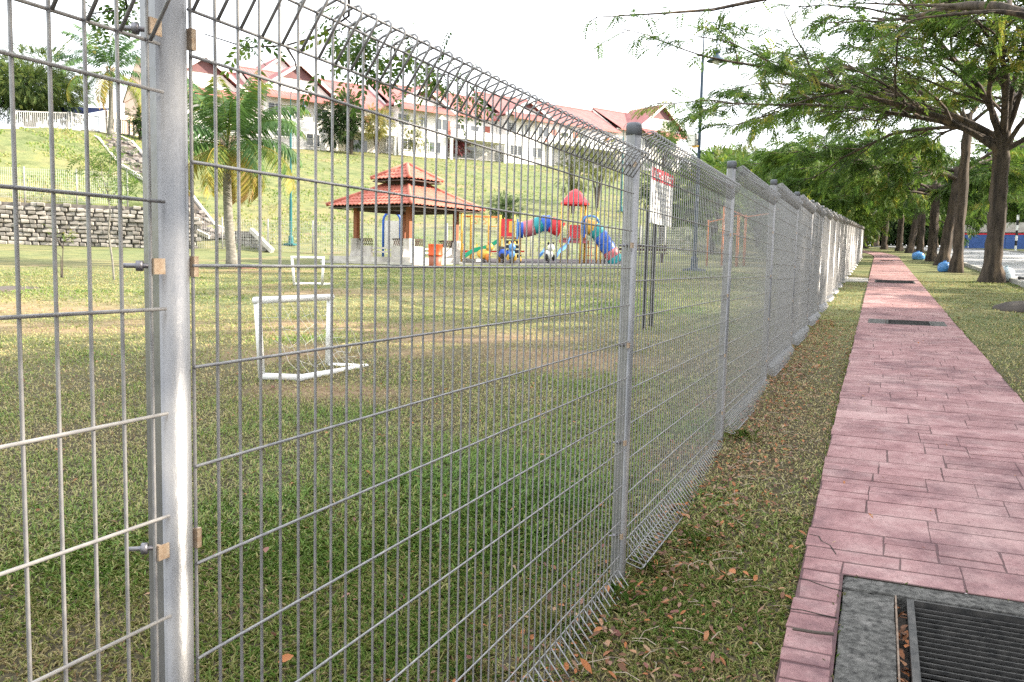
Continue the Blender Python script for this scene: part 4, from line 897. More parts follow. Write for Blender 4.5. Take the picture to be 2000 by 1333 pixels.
# ------------------------------------------------------------------ mini goals
def mini_goal(label, x, y, rz, w, h, d, seed, net=True):
    g = thing('mini_goal', label, 'goal', (x, y, h1(x, y)), rz, 'small white pipe goals'); r = 0.034; rr = random.Random(seed)
    for s in (0, 1): MB().tube([(s * w, 0, 0), (s * w + (0.03 if s else -0.06), 0, h)], r, 12).build('goalpost', WHITEP, g, smooth=True)
    MB().tube([(-0.06 - r, 0, h), (w + 0.03 + r, 0, h)], r, 12).build('crossbar', WHITEP, g, smooth=True)
    for s in (0, 1): MB().tube([(s * w, 0, 0.035), (w * (0.95 if s == 0 else 1.18), -d if s == 0 else d * 0.35, 0.035)] if False else [(s * w, -0.02, 0.035), (s * w + 0.12, d, 0.035)], r, 12).build('ground_bar', WHITEP, g, smooth=True)
    MB().tube([(0.08, d, 0.036), (w + 0.16, d, 0.036)], r, 12).build('back_bar', WHITEP, g, smooth=True)
    if net:
        mb = MB(); N = 8
        for i in range(N + 1):
            f = i / N; a = Vector((w * f, 0, h)); b = Vector((w * f + 0.12, d, 0.06)); m = a.lerp(b, 0.5) + Vector((rr.gauss(0, .06), rr.gauss(0, .05), -0.06 + rr.gauss(0, .05)))
            mb.tube([a, a.lerp(m, .5) + Vector((rr.gauss(0, .02), 0, -.03)), m, m.lerp(b, .5) + Vector((rr.gauss(0, .03), 0, -.03)), b], 0.0020, 3)
        for k in range(1, 6):
            f = k / 6; pts = []
            for i in range(N + 1):
                g2 = i / N; a = Vector((w * g2, 0, h)); b = Vector((w * g2 + .12, d, .06)); p = a.lerp(b, f) + Vector((rr.gauss(0, .04), rr.gauss(0, .04), -0.06 * math.sin(math.pi * f) + rr.gauss(0, .04))); pts.append(p)
            mb.tube(pts, 0.0020, 3)
        mb.build('net', NET, g)
    return g
mini_goal('white pipe mini goal with a torn net, nearer of the two behind the fence', -4.42, 5.54, R(87), 1.0, 0.76, -0.38, 1)
mini_goal('smaller looking white mini goal farther away, in front of the pavilion', -12.78, 17.0, R(30), 0.70, 0.72, 0.45, 2, net=False)

# ------------------------------------------------------------------ pavilion
GX, GY = None, None
def cam_pt(lat, dep): return (CX + lat * 0.9210 - dep * 0.3895, CY + lat * 0.3895 + dep * 0.9210)
px_, py_ = cam_pt(-4.83, 38.3)
pv = thing('pavilion', 'open pavilion with two tiered red tiled roof and concrete benches', 'pavilion', (px_, py_, h1(px_, py_) - 0.05), YAW - R(35.2))
# local frame: corner (-s,-s) nearest the camera; +x face runs away to the right, -y face is seen on the left
MB().box((0, 0, 0.14), (4.76, 4.76, 0.30)).build('platform', PALE_CONC, pv)
MB().box((0, 0, 0.02), (5.3, 5.3, 0.10)).build('apron', PALE_CONC, pv)
SP = 1.55
for sx in (-1, 1):
    for sy in (-1, 1):
        MB().prism([(sx * SP - .17, sy * SP - .17, 0.29), (sx * SP + .17, sy * SP - .17, 0.29), (sx * SP + .17, sy * SP + .17, 0.29), (sx * SP - .17, sy * SP + .17, 0.29)], (0, 0, 0.78)).build('pier', PALE_CONC, pv)
        MB().box((sx * SP, sy * SP, 1.72), (0.20, 0.20, 1.32)).build('post', WOODO, pv)
# low walls with seats, lattice infill
for (a, b) in (((-1, -1), (1, -1)), ((1, -1), (1, 1)), ((1, 1), (-1, 1))):
    A = Vector((a[0] * SP, a[1] * SP, 0)); B = Vector((b[0] * SP, b[1] * SP, 0)); d = (B - A).normalized(); nrm = Vector((d.y, -d.x, 0))
    for f0, f1 in ((0.17, 0.95), (2.15, 2.93)):
        P0, P1 = A + d * f0, A + d * f1; m = (P0 + P1) / 2
        w = MB(); w.bar(P0 + Vector((0, 0, .52)), P1 + Vector((0, 0, .52)), 0.12, 0.46); w.build('bench_wall', PALE_CONC, pv)
        l = MB(); rt_ = MB()
        for k in range(7):
            q = P0 + d * (0.06 + 0.11 * k); l.bar(q + Vector((0, 0, .77)), q + d * 0.12 + Vector((0, 0, 1.03)), 0.02, 0.02); l.bar(q + d * .12 + Vector((0, 0, .77)), q + Vector((0, 0, 1.03)), 0.02, 0.02)
        l.bar(P0 + Vector((0, 0, 1.05)), P1 + Vector((0, 0, 1.05)), 0.05); l.build('lattice', DKWOOD, pv)
    for z in (0.50, 0.66):
        MB().bar(A + d * .97 + Vector((0, 0, z)) , A + d * 2.13 + Vector((0, 0, z)), 0.07, 0.07).build('seat_slab', PALE_CONC, pv)
# flared base skirts on the piers
for (sx, sy) in ((-1, -1), (1, -1), (1, 1), (-1, 1)):
    MB().lathe([(0.42, 0.29), (0.26, 0.75), (0.25, 1.0)], 4, c=(sx * SP, sy * SP, 0)).build('pier_skirt', PALE_CONC, pv)
# beams, eave boards, soffit
for z, s in ((2.32, SP),):
    for a, b in (((-s, -s), (s, -s)), ((s, -s), (s, s)), ((s, s), (-s, s)), ((-s, s), (-s, -s))): MB().bar((a[0], a[1], z), (b[0], b[1], z), 0.14, 0.12).build('beam', DKWOOD, pv)
def hip_roof(s0, z0, s1, z1, rows, tag_name, eave):
    """four faces of overlapping tile courses, each course a row of curved pan tiles"""
    for f in range(4):
        ca, sa = math.cos(f * math.pi / 2), math.sin(f * math.pi / 2)
        for r in range(rows):
            a, b = r / rows, (r + 1) / rows; mb = MB(); tw = 0.225; wa = s0 + (s1 - s0) * a; wb = s0 + (s1 - s0) * b
            za, zb = z0 + (z1 - z0) * a, z0 + (z1 - z0) * b; n = max(1, int(round(2 * wa / tw))); m = 6 * n; vs = []
            for j in range(m + 1):
                x = -wa + 2 * wa * j / m; bump = 0.035 * abs(math.sin(math.pi * j / 6)); xb = max(-wb, min(wb, x))
                inside = abs(x) <= wb + 1e-6
                fb = 1.0 if inside else (wa - abs(x)) / max(1e-6, wa - wb)
                zz = za + (zb - za) * fb; yy = wa + (wb - wa) * fb; xx = x
                vs.append((x, -wa - 0.012, za + 0.055 + bump)); vs.append((xx, -yy, zz + 0.030 + bump)); vs.append((x, -wa - 0.008, za + 0.02 + bump))
            V2 = [(x * ca - y * sa, x * sa + y * ca, z) for x, y, z in vs]
            fs = []
            for j in range(m): fs += [(3 * j, 3 * j + 3, 3 * j + 4, 3 * j + 1), (3 * j + 2, 3 * j + 5, 3 * j + 3, 3 * j)]
            mb.add(V2, fs); mb.build('tile_course', TILE, roofp, smooth=False)
        hr = MB(); hr.tube([(-s0 * 1.01, -s0 * 1.01, z0 + .07), (-(s0 + s1) / 2, -(s0 + s1) / 2, (z0 + z1) / 2 + .07), (-s1, -s1, z1 + .07)], 0.085, 8)
        hr.v = [(x * ca - y * sa, x * sa + y * ca, z) for x, y, z in hr.v]; hr.build('hip_tile', TILE, roofp, smooth=True)
    e = MB(); k = s0 - 0.10
    for a, b in (((-k, -k), (k, -k)), ((k, -k), (k, k)), ((k, k), (-k, k)), ((-k, k), (-k, -k))): e.bar((a[0], a[1], z0 - 0.06), (b[0], b[1], z0 - 0.06), 0.04, 0.17) if False else e.bar((a[0], a[1], z0 - 0.06), (b[0], b[1], z0 - 0.06), 0.17, 0.04) 
    e.build('eave_board', DKWOOD, roofp)
    MB().add([(-k, -k, z0 - .02), (k, -k, z0 - .02), (k, k, z0 - .02), (-k, k, z0 - .02), (-s1, -s1, z1), (s1, -s1, z1), (s1, s1, z1), (-s1, s1, z1)], [(3, 2, 1, 0), (0, 1, 5, 4), (1, 2, 6, 5), (2, 3, 7, 6), (3, 0, 4, 7)]).build('roof_deck', DKWOOD, roofp)
roofp = MB().box((0, 0, 2.42), (3.4, 3.4, 0.06)).build('roof', DKWOOD, pv); hip_roof(2.46, 2.42, 0.62, 3.42, 7, 'lower', True)
MB().box((0, 0, 3.50), (1.35, 1.35, 0.26)).build('louvre_box', DKWOOD, roofp)
roofp = MB().box((0, 0, 3.63), (1.5, 1.5, 0.05)).build('upper_roof', DKWOOD, pv); hip_roof(1.13, 3.64, 0.02, 4.32, 4, 'upper', True)
# second board seen through the pavilion
b0 = cam_pt(-6.05, 42.2); bb = thing('information_board', 'white board in a blue arched frame seen through the pavilion', 'sign', (b0[0], b0[1], h1(*b0)), YAW)
arc = [(-.42, 0, 0), (-.42, 0, 1.9)] + [(-.42 + .42 - .42 * math.cos(math.pi * k / 8) - 0, 0, 1.9 + .42 * math.sin(math.pi * k / 8)) for k in range(1, 8)] + [(.42, 0, 1.9), (.42, 0, 0)]
MB().tube(arc, 0.06, 8).build('frame', BLUE, bb, smooth=True); MB().box((0, 0, 1.25), (0.70, 0.05, 1.3)).build('panel', WHITE, bb)

# litter bin
bx = cam_pt(-3.18, 34.4); bn = thing('litter_bin', 'orange topped round litter bin standing in front of the pavilion', 'bin', (bx[0], bx[1], h1(*bx)))
MB().lathe([(0.24, 0.0), (0.26, 0.04), (0.265, 0.45)], 20).build('barrel', BIND, bn, smooth=True)
MB().lathe([(0.295, 0.44), (0.30, 0.48), (0.285, 0.50), (0.285, 0.86), (0.295, 0.90), (0.26, 0.90)], 20).build('collar', BINO, bn, smooth=True)

# ------------------------------------------------------------------ playground
PO = (-11.46, 35.0); PZ = h1(*PO); U = 0.02278
mt = MB(); mr_ = Matrix.Rotation(YAW, 3, 'Z')
pts = [cam_pt(a, b) for a, b in ((-2.3, 36.6), (5.1, 36.9), (5.8, 43.0), (-2.6, 43.0))]
mt.prism([(x, y, h1(x, y) - 0.1) for x, y in pts], (0, 0, 0.15)); tag(mt.build('playground_mat', RUBBER), kind='structure')
kb = MB()
for a, b in zip(pts, pts[1:] + pts[:1]): kb.bar((a[0], a[1], h1(*a) + .02), (b[0], b[1], h1(*b) + .02), 0.14, 0.12)
tag(kb.build('mat_kerb', PALE_CONC), kind='structure')
ps = thing('play_structure', 'playground set with red roofed tower, coloured crawl tunnel and tube slide', 'playground set', (PO[0], PO[1], PZ), YAW)
u = lambda p: (p - 1130) * U
zz = lambda q: (512 - q) * U
def post(px, top, v=0.0, m=YEL, w=0.055): MB().tube([(u(px), v, 0), (u(px), v, zz(top))], w, 10).build('post', m, ps, smooth=True)
for px, v in ((1105, -0.35), (1119, 0.55), (1142, -0.35), (1153, 0.55)): post(px, 397, v)
rf = MB(); base = 0.63
ring = [(1.0, 0.0), (1.0, 0.09), (0.90, 0.17), (0.66, 0.36), (0.40, 0.56), (0.14, 0.69), (0.0, 0.71)]
vs = []
for k, z in ring:
    for q in range(16):
        a = 2 * math.pi * (q + .5) / 16; c = max(abs(math.cos(a)), abs(math.sin(a))); e = 0.55 + 0.45 * (1 / c) if True else 1
        vs.append((base * k * math.cos(a) * e, 0.1 + base * k * math.sin(a) * e, zz(397) + z - .02))
rf.add(vs, [(i * 16 + j, i * 16 + (j + 1) % 16, (i + 1) * 16 + (j + 1) % 16, (i + 1) * 16 + j) for i in range(6) for j in range(16)]); rf.build('roof', RED, ps)
MB().box((u(1130), 0.1, zz(463)), (1.1, 0.95, 0.06)).build('deck', BIND, ps)
cp = MB(); cp.box((u(1131), -0.36, zz(449)), (0.50, 0.04, 0.56)); cp.build('side_panel', RED, ps)
cd = MB()
for i in range(3):
    for j in range(4): cd.lathe([(0.035, -0.01), (0.035, 0.01)], 8, c=(0, 0, 0)); 
dp = MB()
for i in range(3):
    for j in range(4): dp.box((u(1131) + (i - 1) * .15, -0.385, zz(449) + (j - 1.5) * .13), (.05, .012, .05))
dp.build('panel_stud', PINK, ps)
MB().box((u(1128), -0.30, zz(468)), (1.25, 0.05, 0.13)).build('deck_edge', PINK, ps)
def rings(pts, r, cols, name, sub=5):
    """tube slide / tunnel: a chain of moulded barrel segments with raised joint collars"""
    P = [Vector(p) for p in pts]
    for i, c in enumerate(cols):
        a, b = P[i], P[i + 1]; d = b - a; prof = []
        for k in range(sub + 1): prof.append((a + d * (k / sub), r * (0.96 + 0.06 * math.sin(math.pi * k / sub))))
        q = [prof[0][0]] + [x for x, _ in prof] + [prof[-1][0]]; rr_ = [r * 1.08] + [x for _, x in prof] + [r * 1.08]
        pa = P[i - 1] if i else a - d; pc = P[i + 2] if i + 2 < len(P) else b + d
        s = MB(); s.tube([x for x, _ in prof], [y for _, y in prof], 18, cap=False); o = s.build(name, c, ps, smooth=True)
        s = MB(); dn = d.normalized(); s.tube([b - dn * .03, b + dn * .03], r * 1.03, 18, cap=True); s.build('joint_collar', c, o, smooth=False)
TN = [(u(1018), 0, zz(448)), (u(1030), 0, zz(448)), (u(1051), 0, zz(442)), (u(1066), 0, zz(435)), (u(1082), 0, zz(434)), (u(1104), 0, zz(446))]
rings(TN, 0.355, [BLUE, PINK, TEALP, BLUE, RED], 'tunnel_segment')
MB().box((u(1020), 0, zz(447)), (0.06, 0.95, 0.86)).build('tunnel_plate', LBLUE, ps)
TS = [(u(1150), -.1, zz(437)), (u(1166), -.12, zz(441)), (u(1178), -.15, zz(453)), (u(1188), -.18, zz(468)), (u(1198), -.2, zz(483)), (u(1206), -.22, zz(495)), (u(1213), -.25, zz(506))]
rings(TS, 0.34, [YEL, TEALP, BLUE, BLUE, PINK, TEALP], 'slide_tube')
MB().box((u(1148), -.08, zz(440)), (0.06, 0.9, 0.92)).build('slide_plate', BLUE, ps)
MB().tube([(u(1143), -.55, zz(455)), (u(1143), -.55, zz(430)), (u(1150), -.55, zz(421)), (u(1160), -.55, zz(419)), (u(1170), -.55, zz(422)), (u(1175), -.55, zz(432))], 0.05, 8).build('arch_rim', LBLUE, ps, smooth=True)
post(1175, 409, 0.4); post(1181, 475, -.1); post(1160, 465, .4, ORNG, .025); post(1166, 465, .5, ORNG, .025)
for q in (478, 494): MB().bar((u(1152), .45, zz(q)), (u(1175), .42, zz(q)), .03).build('rung', ORNG, ps)
MB().tube([(u(1189), -.15, zz(512)), (u(1191), -.15, zz(478))], .025, 6).build('slide_leg', BLACKM, ps)
# open blue slide and green slide
def slide(x0, z0, x1, z1, w, m, v0=-.35, v1=-.9):
    s = MB(); N = 9; a = []
    for i in range(N + 1):
        f = i / N; g = f + 0.10 * math.sin(2 * math.pi * f); x = x0 + (x1 - x0) * f; z = z0 + (z1 - z0) * min(1, g); v = v0 + (v1 - v0) * f
        for (dy, dz) in ((-w / 2, .16), (-w / 2 + .03, .16), (-w / 2 + .03, 0), (w / 2 - .03, 0), (w / 2 - .03, .16), (w / 2, .16), (w / 2, -.03), (-w / 2, -.03)): a.append((x, v + dy, z + dz))
    s.add(a, [(i * 8 + j, i * 8 + (j + 1) % 8, (i + 1) * 8 + (j + 1) % 8, (i + 1) * 8 + j) for i in range(N) for j in range(8)]); s.build('slide', m, ps)
slide(u(1121), zz(464), u(1093), zz(506), 0.52, LBLUE); slide(u(1073), zz(484), u(1061), zz(507), 0.40, LBLUE, -.5, -.8)
slide(u(981), zz(474), u(920), zz(504), 0.55, GREENP, -.2, -.5)
# left tower
for px, v, tp in ((987, -.3, 421), (996, .5, 424), (1013, -.3, 420), (1026, .5, 430)): post(px, tp, v)
MB().box((u(1006), 0.1, zz(464)), (0.85, 0.9, 0.06)).build('deck', BIND, ps)
MB().box((u(1000), -.32, zz(445)), (0.52, 0.05, 0.76)).build('side_panel', RED, ps); MB().box((u(1008), -.35, zz(443)), (0.20, 0.03, 0.50)).build('yellow_panel', YEL, ps)
for k in range(4): MB().bar((u(995) + .06 * k, -.35 - .16 * k, zz(472 + 9 * k)), (u(1022) + .05 * k, -.35 - .16 * k, zz(472 + 9 * k)), .05, .14).build('step', BLACKM, ps)
for s in (0, 1): MB().bar((u(993 + 28 * s), -.3, zz(462)), (u(998 + 30 * s), -.95, zz(508)), .04).build('ladder_rail', YEL, ps)
# monkey bars
for px, v in ((913, -.25), (929, .5), (964, .5), (983, -.25)): post(px, 420, v, YEL, .05)
for v in (-.25, .5): MB().tube([(u(913), v, zz(424)), (u(985), v, zz(424))], .022, 6).build('top_rail', ORNG, ps)
for px in (920, 935, 950, 965): MB().tube([(u(px), -.25, zz(424)), (u(px), .5, zz(424))], .018, 6).build('rung', ORNG, ps)
for px in (938, 955): 
    rgm = MB(); rgm.tube([(u(px), .1, zz(424)), (u(px), .1, zz(430))], .006, 4); rgm.tube([(u(px) + .09 * math.cos(a), .1, zz(434) + .09 * math.sin(a)) for a in np.linspace(0, 6.28, 13)], .014, 6); rgm.build('ring', ORNG, ps)
MB().bar((u(964), .5, zz(442)), (u(985), -.25, zz(442)), .04).build('rung', YEL, ps); MB().bar((u(913), -.25, zz(490)), (u(929), .5, zz(490)), .03).build('rung', ORNG, ps)
# spring riders and see-saw on the mat
def rider(label, px, v, cols, shape, dx=0.0):
    x, y = PO[0] + u(px) * math.cos(YAW) - v * math.sin(YAW), PO[1] + u(px) * math.sin(YAW) + v * math.cos(YAW)
    t = thing('spring_rider', label, 'spring rider', (x, y, h1(x, y) + 0.05), YAW + dx, 'spring riders on the rubber mat')
    sp = MB(); sp.tube([(.07 * math.cos(a), .07 * math.sin(a), 0.012 * a) for a in np.linspace(0, 6.28 * 3, 40)], .014, 5); sp.build('spring', BLACKM, t)
    if shape == 'car':
        MB().blob((0, 0, .42), (.36, .16, .20), 14, 8).build('body', cols[0], t, smooth=True); MB().box((-.12, 0, .62), (.05, .30, .22)).build('backrest', cols[1], t)
        for s in (-1, 1):
            w = MB().lathe([(0.12, -.03), (0.12, .03)], 14); w.v = [(a + .2, c + s * .17, b + .32) for a, b, c in w.v]; w.build('wheel', cols[1], t)
    else:
        MB().blob((0, 0, .40), (.32, .17, .22), 14, 8).build('body', cols[0], t, smooth=True)
        hd = MB().blob((.24, 0, .70), (.16, .15, .17), 12, 8).build('head', cols[0], t, smooth=True)
        for s in (-1, 1): MB().blob((.20, s * .11, .87), (.05, .05, .08), 8, 6).build('ear', cols[1], hd, smooth=True); MB().blob((.15, s * .16, .28), (.10, .06, .16), 8, 6).build('leg', cols[1], t, smooth=True)
        MB().tube([(.12, -.2, .62), (.12, .2, .62)], .018, 6).build('handle', BLACKM, t)
rider('yellow animal spring rider at the foot of the green slide', 958, -1.0, (YEL, ORNG), 'animal'); rider('blue rounded spring rider below the left play tower', 994, -1.3, (BLUE, BLACKM), 'car', -1.0)
rider('pale blue and yellow spring rider beside the dark blue one', 1009, -1.35, (LBLUE, YEL), 'animal', -1.4); rider('white and black animal spring rider between the two blue slides', 1080, -0.9, (WHITE, BLACKM), 'animal', -1.2)
x, y = cam_pt(-1.95, 39.5); ss = thing('seesaw', 'small red see-saw with yellow handles behind the spring riders', 'seesaw', (x, y, h1(x, y) + .05), YAW)
MB().box((0, 0, .2), (.2, .2, .4)).build('pivot', YEL, ss); MB().bar((-.6, 0, .42), (2.4, 0, .50), .09, .07).build('beam', RED, ss)
for px in (-.45, .2, 2.2): MB().tube([(px, -.15, .78), (px, -.15, .46), (px, .15, .46), (px, .15, .78)], .02, 6).build('handle', YEL, ss)
# orange exercise frames further right
x, y = cam_pt(8.7, 37.5); ef = thing('climbing_frame', 'orange climbing frame seen through the second and third fence panels', 'climbing frame', (x, y, h1(x, y)), YAW - .5)
for k, (px, v, tp) in enumerate(((-.3, 0, 2.0), (.35, 0, 2.6), (.35, 1.3, 2.6), (1.0, 0, 2.3), (1.0, 1.3, 2.3), (2.4, .3, 2.6), (3.1, .8, 2.5), (3.7, 0.2, 2.4))): MB().tube([(px, v, 0), (px, v, tp)], .055, 8).build('post', ORNG, ef, smooth=True)
for a, b in (((-.3, 0, 1.9), (1.0, 0, 2.2)), ((.35, 0, 2.5), (.35, 1.3, 2.5)), ((1, 0, 2.2), (1, 1.3, 2.2)), ((.35, 1.3, 2.5), (1, 1.3, 2.2)), ((2.4, .3, 2.5), (3.1, .8, 2.4)), ((3.1, .8, 2.4), (3.7, .2, 2.3)), ((.35, 0, 1.4), (1, 0, 1.4)), ((1.0, 1.3, 2.2), (2.4, .3, 2.3))): MB().tube([a, b], .03, 6).build('rail', ORNG, ef)
x, y = cam_pt(6.2, 41.5); bc = thing('park_bench', 'low dark bench on the grass between the notice board and the lamp post', 'bench', (x, y, h1(x, y)), YAW)
for k in range(3): MB().box((0, -.14 + .14 * k, .45), (2.4, .11, .04)).build('seat_slat', DKWOOD, bc)
for s in (-1, 1): MB().box((s * .9, 0, .21), (.1, .4, .43)).build('leg', DKWOOD, bc)
for k in range(2): MB().box((0, .24, .62 + .17 * k), (2.4, .04, .12)).build('back_slat', DKWOOD, bc)

# ------------------------------------------------------------------ retaining wall of stone blocks
wl = thing('retaining_wall', 'old grey stone block retaining wall at the foot of the slope', 'wall')
A, B = Vector((-44.5, 27.2, 0)), Vector((-33.9, 36.05, 0)); wd = (B - A).normalized(); wnv = Vector((wd.y, -wd.x, 0)); Lw = (B - A).length
core = MB(); NC = 10
for i in range(NC):
    a = A + wd * (Lw * i / NC); b = A + wd * (Lw * (i + 1) / NC); za, zb = float(base_h(a.x, a.y)), float(base_h(b.x, b.y))
    n_ = -wnv; core.add([(a + n_ * .0).to_tuple()[:2] + (za - .3,), (b + n_ * .0).to_tuple()[:2] + (zb - .3,), (b).to_tuple()[:2] + (zb + 2.22,), (a).to_tuple()[:2] + (za + 2.22,), (a + n_ * 1.5).to_tuple()[:2] + (za + 2.22,), (b + n_ * 1.5).to_tuple()[:2] + (zb + 2.22,)], [(0, 1, 2, 3), (3, 2, 5, 4)])
core.build('core', DKSTONE, wl)
blk = [MB().box((0, 0, 0), (0.37 * s, 0.30, 0.20)).mesh('stone_block', STONE) for s in (0.8, 1.0, 1.2)]
rr = random.Random(3)
for me in blk:
    bm = bmesh.new(); bm.from_mesh(me); bmesh.ops.bevel(bm, geom=bm.edges[:], offset=0.03, segments=1, affect='EDGES')
    for v in bm.verts: v.co += Vector((rr.gauss(0, .016), rr.gauss(0, .016), rr.gauss(0, .012)))
    bm.to_mesh(me); bm.free()
rest = MB(); nb_ = 0; ang = math.atan2(wd.y, wd.x)
for row in range(10):
    s_ = (0.30 if row % 2 else 0.0) - rr.random() * .1
    while s_ < Lw - 0.1:
        k = rr.randrange(3); w = 0.37 * (0.8, 1.0, 1.2)[k] + 0.035; p = A + wd * (s_ + w / 2); z = float(base_h(p.x, p.y)) + 0.10 + row * 0.228
        if s_ + w / 2 > 2.6:
            if nb_ < 298 and not (row == 9 and rr.random() < .4):
                o = part('stone_block', blk[k], wl, (p.x + wnv.x * rr.uniform(-.06, .12), p.y + wnv.y * rr.uniform(-.06, .12), z)); o.rotation_euler = (rr.gauss(0, .02), rr.gauss(0, .015), ang + rr.gauss(0, .03)); nb_ += 1
        s_ += w
cp = MB(); cp.box((Lw / 2, -.1, 0), (Lw, .45, .10))
# ------------------------------------------------------------------ back fence at the toe of the slope
bf = thing('boundary_fence', 'pale wire mesh boundary fence along the foot of the grass slope', 'fence')
toe = [(-44.5, 27.6), (-41.2, 30.5), (-36.6, 34.4), (-33.6, 36.1), (-30.6, 37.6), (-28.45, 38.5), (-24.2, 40.0), (-20.0, 41.6), (-16.3, 45.6), (-12.6, 49.7), (-9.0, 58.2)]
def along(pl, step):
    out = []; acc = 0.0
    for (a, b) in zip(pl[:-1], pl[1:]):
        a, b = Vector(a), Vector(b); L = (b - a).length; s = acc
        while s < L: out.append(a.lerp(b, s / L)); s += step
        acc = s - L
    return out
fpst = along(toe, 2.5)
def fz(p):
    az, r_ = pol(p.x, p.y)
    return float(base_h(p.x, p.y)) + (2.25 if az > WALL_AZ else 0.0)
bpost = MB().tube([(0, 0, -.1), (0, 0, 1.85)], .04, 8).mesh('post', RAIL, True)
for p in fpst: part('post', bpost, bf, (p.x, p.y, fz(p)))
for p, q in zip(fpst[:-1], fpst[1:]):
    if abs(fz(p) - fz(q)) > 1: continue
    mb = MB(); a = Vector((p.x, p.y, fz(p))); b = Vector((q.x, q.y, fz(q))); n = 26
    for k in range(1, n): c = a.lerp(b, k / n); mb.bar(c + Vector((0, 0, .05)), c + Vector((0, 0, 1.78)), .006)
    for z in np.arange(.1, 1.8, .15): mb.bar(a + Vector((0, 0, z)), b + Vector((0, 0, z)), .006)
    tag(mb.build('mesh_panel', FADED, bf), kind='stuff')
# drain chute on the slope and its masonry foot
ch = thing('drain_chute', 'rocky drain chute with pale concrete edges running down the left slope', 'drain', (0, 0, 0))
cpts = [(-53.2, 46.6), (-49.4, 44.7), (-46.4, 43.0), (-44.1, 41.7), (-40.2, 40.4), (-37.0, 39.6), (-34.0, 38.6)]
cb = [MB(), MB()]; bedm = MB(); rocks = MB(); rr = random.Random(8)
for (a, b) in zip(cpts[:-1], cpts[1:]):
    a, b = Vector((a[0], a[1], h1(*a))), Vector((b[0], b[1], h1(*b))); d = (b - a).normalized(); s = Vector((-d.y, d.x, 0)).normalized()
    for k, sg in enumerate((-1, 1)): cb[k].bar(a + s * sg * 1.1 + Vector((0, 0, .12)), b + s * sg * 1.1 + Vector((0, 0, .08)), .17, .20)
    bedm.add([a - s + Vector((0, 0, .06)), a + s + Vector((0, 0, .06)), b + s + Vector((0, 0, .06)), b - s + Vector((0, 0, .06))], [(0, 1, 2, 3)])
    for k in range(26):
        p = a.lerp(b, rr.random()) + s * rr.uniform(-.9, .9); q = rr.uniform(.12, .30); rocks.blob((p.x, p.y, p.z + .10), (q, q, q * .7), 6, 4, .5, seed=rr.random())
for k in (0, 1): cb[k].build('chute_edge', PALE_CONC, ch)
bedm.build('chute_bed', MUD, ch); tag(rocks.build('rocks', DKSTONE, ch), kind='stuff')
hw = thing('headwall', 'small sloping masonry headwall beside the boundary fence behind the palm', 'wall')
a = Vector((-33.2, 38.3, 0)); b = Vector((-29.9, 37.5, 0)); d = (b - a).normalized(); z0 = float(base_h(-31.5, 37.9))
MB().prism([a + Vector((0, 0, z0 - .1)), b + Vector((0, 0, z0 - .1)), a + d * 1.6 + Vector((0, 0, z0 + 1.1)), a + Vector((0, 0, z0 + 1.15))], (-.15, .5, 0)).build('masonry_face', DKSTONE, hw)
MB().bar(a + d * 1.5 + Vector((0.1, -.1, z0 + 1.2)), b + Vector((0.1, -.1, z0 + .02)), .22, .24).build('coping', PALE_CONC, hw)
for row in range(6):
    for k in range(9):
        f = a + d * (.18 + .33 * k + .15 * (row % 2)); zt = 1.05 - max(0, (.33 * k - 1.3)) * .58
        if .12 + row * .19 < zt - .1: MB().box((f.x + .03, f.y - .05, z0 + .1 + row * .19), (.29, .12, .155), Matrix.Rotation(math.atan2(d.y, d.x), 3, 'Z')).build('stone_block', STONE, hw)
# mud puddle left
o = MB().lathe([(1.5, -0.02), (1.35, 0.03), (0.6, 0.05), (0.02, 0.05)], 18).build('mud_patch', MUD, smooth=True, loc=(-17.6, 12.3, h1(-17.6, 12.3))); o.scale = (0.6, 1.15, 1); o.rotation_euler = (0, 0, 0.4); tag(o, 'dark bare mud patch in the field at the left edge', 'mud patch')

# ------------------------------------------------------------------ row houses on the hill
ROW_A = math.atan2(0.867, 0.498)
def row_pt(s, back=0.0): return (-57.3 + 0.498 * s - 0.867 * back, 74.1 + 0.867 * s + 0.498 * back)
def corr_roof(mb_name, parent, x0, x1, y0, z0, y1, z1, m=ROOFR, step=0.32):
    """one pitched plane with rolled tile ribs running down the slope"""
    mb = MB(); n = max(2, int((x1 - x0) / step)); vs = []
    for i in range(n * 4 + 1):
        x = x0 + (x1 - x0) * i / (n * 4); b = (0.0, 0.045, 0.06, 0.045)[i % 4]; vs += [(x, y0, z0 + b), (x, y1, z1 + b), (x, y0, z0 - .12)]
    fs = []
    for i in range(n * 4): fs += [(3 * i, 3 * i + 3, 3 * i + 4, 3 * i + 1), (3 * i + 2, 3 * i + 5, 3 * i + 3, 3 * i)]
    mb.add(vs, fs); return mb.build(mb_name, m, parent)
def window(parent, x, y, z, w, h, cols=2, grill=False, frame=None):
    f = MB(); t = .07
    f.box((x, y - .03, z + h / 2 - t / 2), (w, .10, t)); f.box((x, y - .03, z - h / 2 + t / 2), (w, .10, t))
    for k in range(cols + 1): f.box((x - w / 2 + t / 2 + (w - t) * k / cols, y - .03, z), (t, .10, h - 2 * t))
    o = f.build('window', frame or WHITE, parent); MB().box((x, y - .005, z), (w - .02, .03, h - .02)).build('pane', GLASS, o)
    if grill:
        g = MB()
        for k in range(1, 6): g.bar((x - w / 2, y - .11, z - h / 2 + h * k / 6), (x + w / 2, y - .11, z - h / 2 + h * k / 6), .03)
        g.build('grille', BLACKM, o)
    return o
